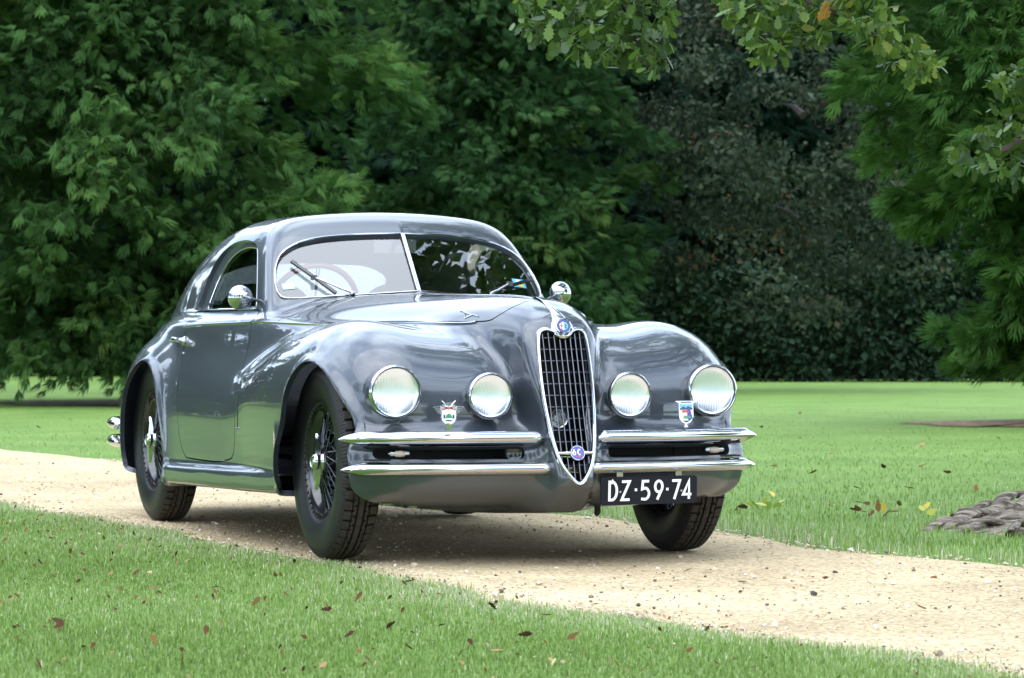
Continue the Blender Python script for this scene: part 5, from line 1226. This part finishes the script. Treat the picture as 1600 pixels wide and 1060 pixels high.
env = np.clip((GS-1.80-.30*np.abs(GD-14.25)**1.2*1.2)/.6, 0, 1)**.75*np.clip(1-((GD-14.25)/.75)**2, 0, 1)
wv_ = 9.5*(GD-14.2)+1.1*np.sin(3.1*GS)+.5*np.sin(7*GS+4*GD); H_ = .62*env*(.075+.115*(1-np.abs(np.sin(wv_))**.7)+.05*(1-np.abs(np.sin(2.3*wv_+GS*5))**.6))+.010*vnoise(GS*12, GD*26, 5)*env**.5-.024
V = np.stack([CAM.x+FWD.x*GD+RGT.x*GS-oc.x, CAM.y+FWD.y*GD+RGT.y*GS-oc.y, H_], -1).reshape(-1, 3); nu = len(gd); i, j = np.meshgrid(np.arange(len(gs)-1), np.arange(nu-1), indexing='ij'); a_ = i*nu+j
link('root', np_mesh('root', V, np.stack([a_, a_+1, a_+nu+1, a_+nu], -1).reshape(-1, 4)), ROOTM, oak)
G = lambda u, v, z=0: tuple(ground_at(u, 4191/(v-526.4))+Vector((0, 0, z*.55)))
for seed, (pts, r0, r1) in enumerate((([G(1720, 806, .16), G(1620, 808, .13), G(1560, 812, .09), G(1500, 818, .045), G(1445, 826, -.01)], .065, .02), ([G(1700, 822, .12), G(1620, 822, .09), G(1560, 824, .06), G(1505, 829, .01)], .05, .02), ([G(1720, 796, .18), G(1610, 797, .14), G(1545, 804, .08), G(1490, 812, .02)], .05, .02), ([G(1660, 830, .09), G(1600, 832, .06), G(1575, 837, .0)], .045, .02))):
    r = np.random.default_rng(seed); P = dense(pts, 7); n = len(P); P[:, 2] += .012*np.sin(np.arange(n)*1.1+seed*2); P[:, 0] += .02*np.sin(np.arange(n)*.9+seed)
    rad = np.linspace(r0, r1, n)*(1+.2*np.sin(np.arange(n)*1.7+seed)+.12*r.normal(size=n))
    MB().tube([Vector(p)-oc for p in P], list(np.abs(rad)), 9, squash=(1.25, .55)).build('root', ROOTM, oak)
# ================================================================== SMALL THINGS ON THE GROUND
mulch = []
r_ = np.random.default_rng(8)
a_ = np.linspace(0, 2*math.pi, 48, endpoint=False); mc = lateral(5.75, 31.0)
P = [mc+RGT*(math.cos(t)*2.0*(1+.12*math.sin(3*t+1)+.07*math.sin(11*t)))+FWD*(math.sin(t)*1.25*(1+.15*math.sin(4*t)+.12*math.sin(13*t+1))) for t in a_]
mu = MB().add([(p.x, p.y, -.004) for p in P]+[(mc.x, mc.y, .05)], [(i, (i+1) % 48, 48) for i in range(48)]).build('bark_mulch', mat('mulch', (.17, .11, .05), .95, var=.55, vscale=9, bump=1, bscale=30)); mu['kind'] = 'structure'
a_ = np.linspace(0, 2*math.pi, 40, endpoint=False); mc = lateral(-4.7, 41.0)
P = [mc+RGT*(math.cos(t)*2.0*(1+.1*math.sin(3*t)+.1*math.sin(9*t)))+FWD*(math.sin(t)*1.6*(1+.15*math.sin(7*t))) for t in a_]
mu = MB().add([(p.x, p.y, -.004) for p in P]+[(mc.x, mc.y, .03)], [(i, (i+1) % 40, 40) for i in range(40)]).build('brown_patch', mat('patch_brown', (.11, .10, .05), .95, var=.5, vscale=5)); mu['kind'] = 'structure'  # low brownish patch on the lawn beneath the left conifer
LEAFBR = ramp_mat('dead_leaf', [(0, (.050, .026, .014)), (.4, (.11, .055, .024)), (.7, (.22, .115, .042)), (.88, (.40, .24, .12)), (1, (.55, .42, .26))], .9, .1, .08)
LEAFYE = ramp_mat('yellow_leaf', [(0, (.16, .28, .05)), (.5, (.40, .42, .06)), (1, (.60, .40, .05))], .5, .25, .3)
curl = []
for k in range(6):
    V = OL.copy(); V[:, 2] += (.10+.12*k/5)*(np.abs(V[:, 1])/.03)**1.6*.03+.25*((V[:, 0]-.05)/.05)**2*.012*(1+k % 3); V -= V.mean(0)*np.array([1, 1, 0])
    me = np_mesh('fallen_leaf', V, OLF, True); rnd_attr(me, len(OL), 1, vals=np.array([(.05, .25, .45, .62, .85, .35)[k]])); me.materials.append(LEAFBR); curl.append(me)
YL = []
for k in range(3):
    me = np_mesh('fallen_leaf', OL-np.array([.05, 0, 0]), OLF, True); rnd_attr(me, len(OL), 1, vals=np.array([.15+.4*k])); me.materials.append(LEAFYE); YL.append(me)
def drop(u, v, k, z=.03, sc=1, lab=None, grp=None, mesh=None, flat=.35):
    d = 4191/(v-526.4); p = ground_at(u, d); o_ = link('fallen_leaf', mesh or curl[k % 6]); o_.location = (p.x, p.y, z)
    o_.rotation_euler = (r_.normal(0, flat), r_.normal(0, flat), r_.uniform(0, 6.28)); o_.scale = (sc,)*3
    setp(o_, lab or 'small curled brown oak leaf lying on the near lawn', 'leaf', grp or 'brown leaves on the near lawn'); return o_
near = [(63, 885), (212, 902), (26, 938), (165, 915), (447, 936), (560, 941), (520, 868), (92, 986), (15, 941), (322, 994), (400, 948), (638, 1020), (735, 1012), (285, 1040), (475, 1004), (430, 905), (662, 962), (720, 1030), (510, 960), (250, 860), (155, 832), (40, 818), (300, 880), (575, 1040), (690, 985), (820, 1000), (130, 1020), (380, 1030), (505, 1048), (60, 1046), (545, 1000), (180, 960), (895, 1003), (1015, 1022), (965, 1048), (1120, 1046), (770, 955), (640, 915), (335, 925), (240, 1008), (860, 1040), (1180, 1052), (610, 985), (110, 868), (360, 862)]
for i, (u, v) in enumerate(near): drop(u, v, i, .016, r_.uniform(.22, .5), flat=.6)
drop(853, 976, 3, .030, .75, 'golden brown leaf standing up in the grass near the drive edge', 'x')
drop(92, 984, 0, .024, .8, 'large dark red brown leaf at lower left of the lawn', 'x')
drop(775, 1030, 4, .022, .7, 'pale pinkish tan leaf near the bottom of the lawn', 'x')
for o_ in list(bpy.data.objects):
    if o_.get('group') == 'x': del o_['group']
road = [(1075, 893), (880, 880), (963, 866), (1245, 887), (1365, 900), (1160, 912), (985, 915), (1010, 985), (1440, 952), (1290, 905), (1460, 905), (930, 947), (245, 778), (60, 765), (120, 742), (1130, 940)]
for i, (u, v) in enumerate(road): drop(u, v, i, .006, r_.uniform(.25, .5), 'small dark leaf lying on the sandy drive', 'leaves on the drive', flat=.2)
far = [(1190, 672), (1345, 640), (1250, 690), (1300, 715), (1440, 700), (1395, 690), (1340, 770), (1270, 745), (1440, 735), (1525, 770), (1210, 735), (1480, 745), (1380, 735), (1560, 690), (1250, 650), (1420, 770), (30, 650), (110, 660), (60, 672), (150, 640), (1300, 800), (1405, 795)]
for i, (u, v) in enumerate(far): drop(u, v, i, .028, r_.uniform(.4, .8), 'small brown leaf lying on the lawn beyond the drive', 'leaves on the far lawn', flat=.4)
for i, (u, v) in enumerate([(1180, 792), (1195, 790), (1207, 786), (1214, 793), (1190, 797), (1222, 797), (1200, 795), (1172, 798)]): drop(u, v, i, .012+.018*(i % 3), .72, 'yellow green oak leaf in the clump beside the drive', 'yellow green leaf clump by the drive', YL[i % 3], .6)
for i, (u, v) in enumerate([(1335, 800), (1345, 793), (1355, 800), (1362, 806), (1350, 808), (1372, 803), (1385, 806), (1395, 808), (1340, 808), (1150, 799), (1160, 800)]): drop(u, v, (2, 3, 1, 5)[i % 4], .010+.015*(i % 3), .7, 'rust brown leaf in the heap between yellow clump and oak root', 'rusty leaf heap by the drive', None, .6)
for i, (u, v) in enumerate([(1440, 800), (1448, 796), (1456, 806), (1380, 800)]): drop(u, v, i, .02, .65, 'yellow leaf beside the oak root', 'yellow leaves by the root', YL[2 if i % 2 else 1], .6)

# crumbs of dead leaf between the blades, too small to tell apart
n = 420; d_ = 7.4+rng.random(n)**1.4*8; s_ = -.17*d_+(np.maximum(near_edge(d_), -.16*d_)+.17*d_)*rng.random(n)
T = np.stack([CAM.x+FWD.x*d_+RGT.x*s_, CAM.y+FWD.y*d_+RGT.y*s_, rng.uniform(.004, .022, n)], 1)
V, F = merge(OL[::1], OLF, rot_rand(n)*rng.uniform(.08, .26, n)[:, None, None], T); me = np_mesh('leaf_crumbs', V, F); rnd_attr(me, len(OL), n)
setp(link('leaf_crumbs', me, LEAFBR), 'crumbs of dead brown leaf scattered through the near grass', 'leaf litter', kind='stuff')
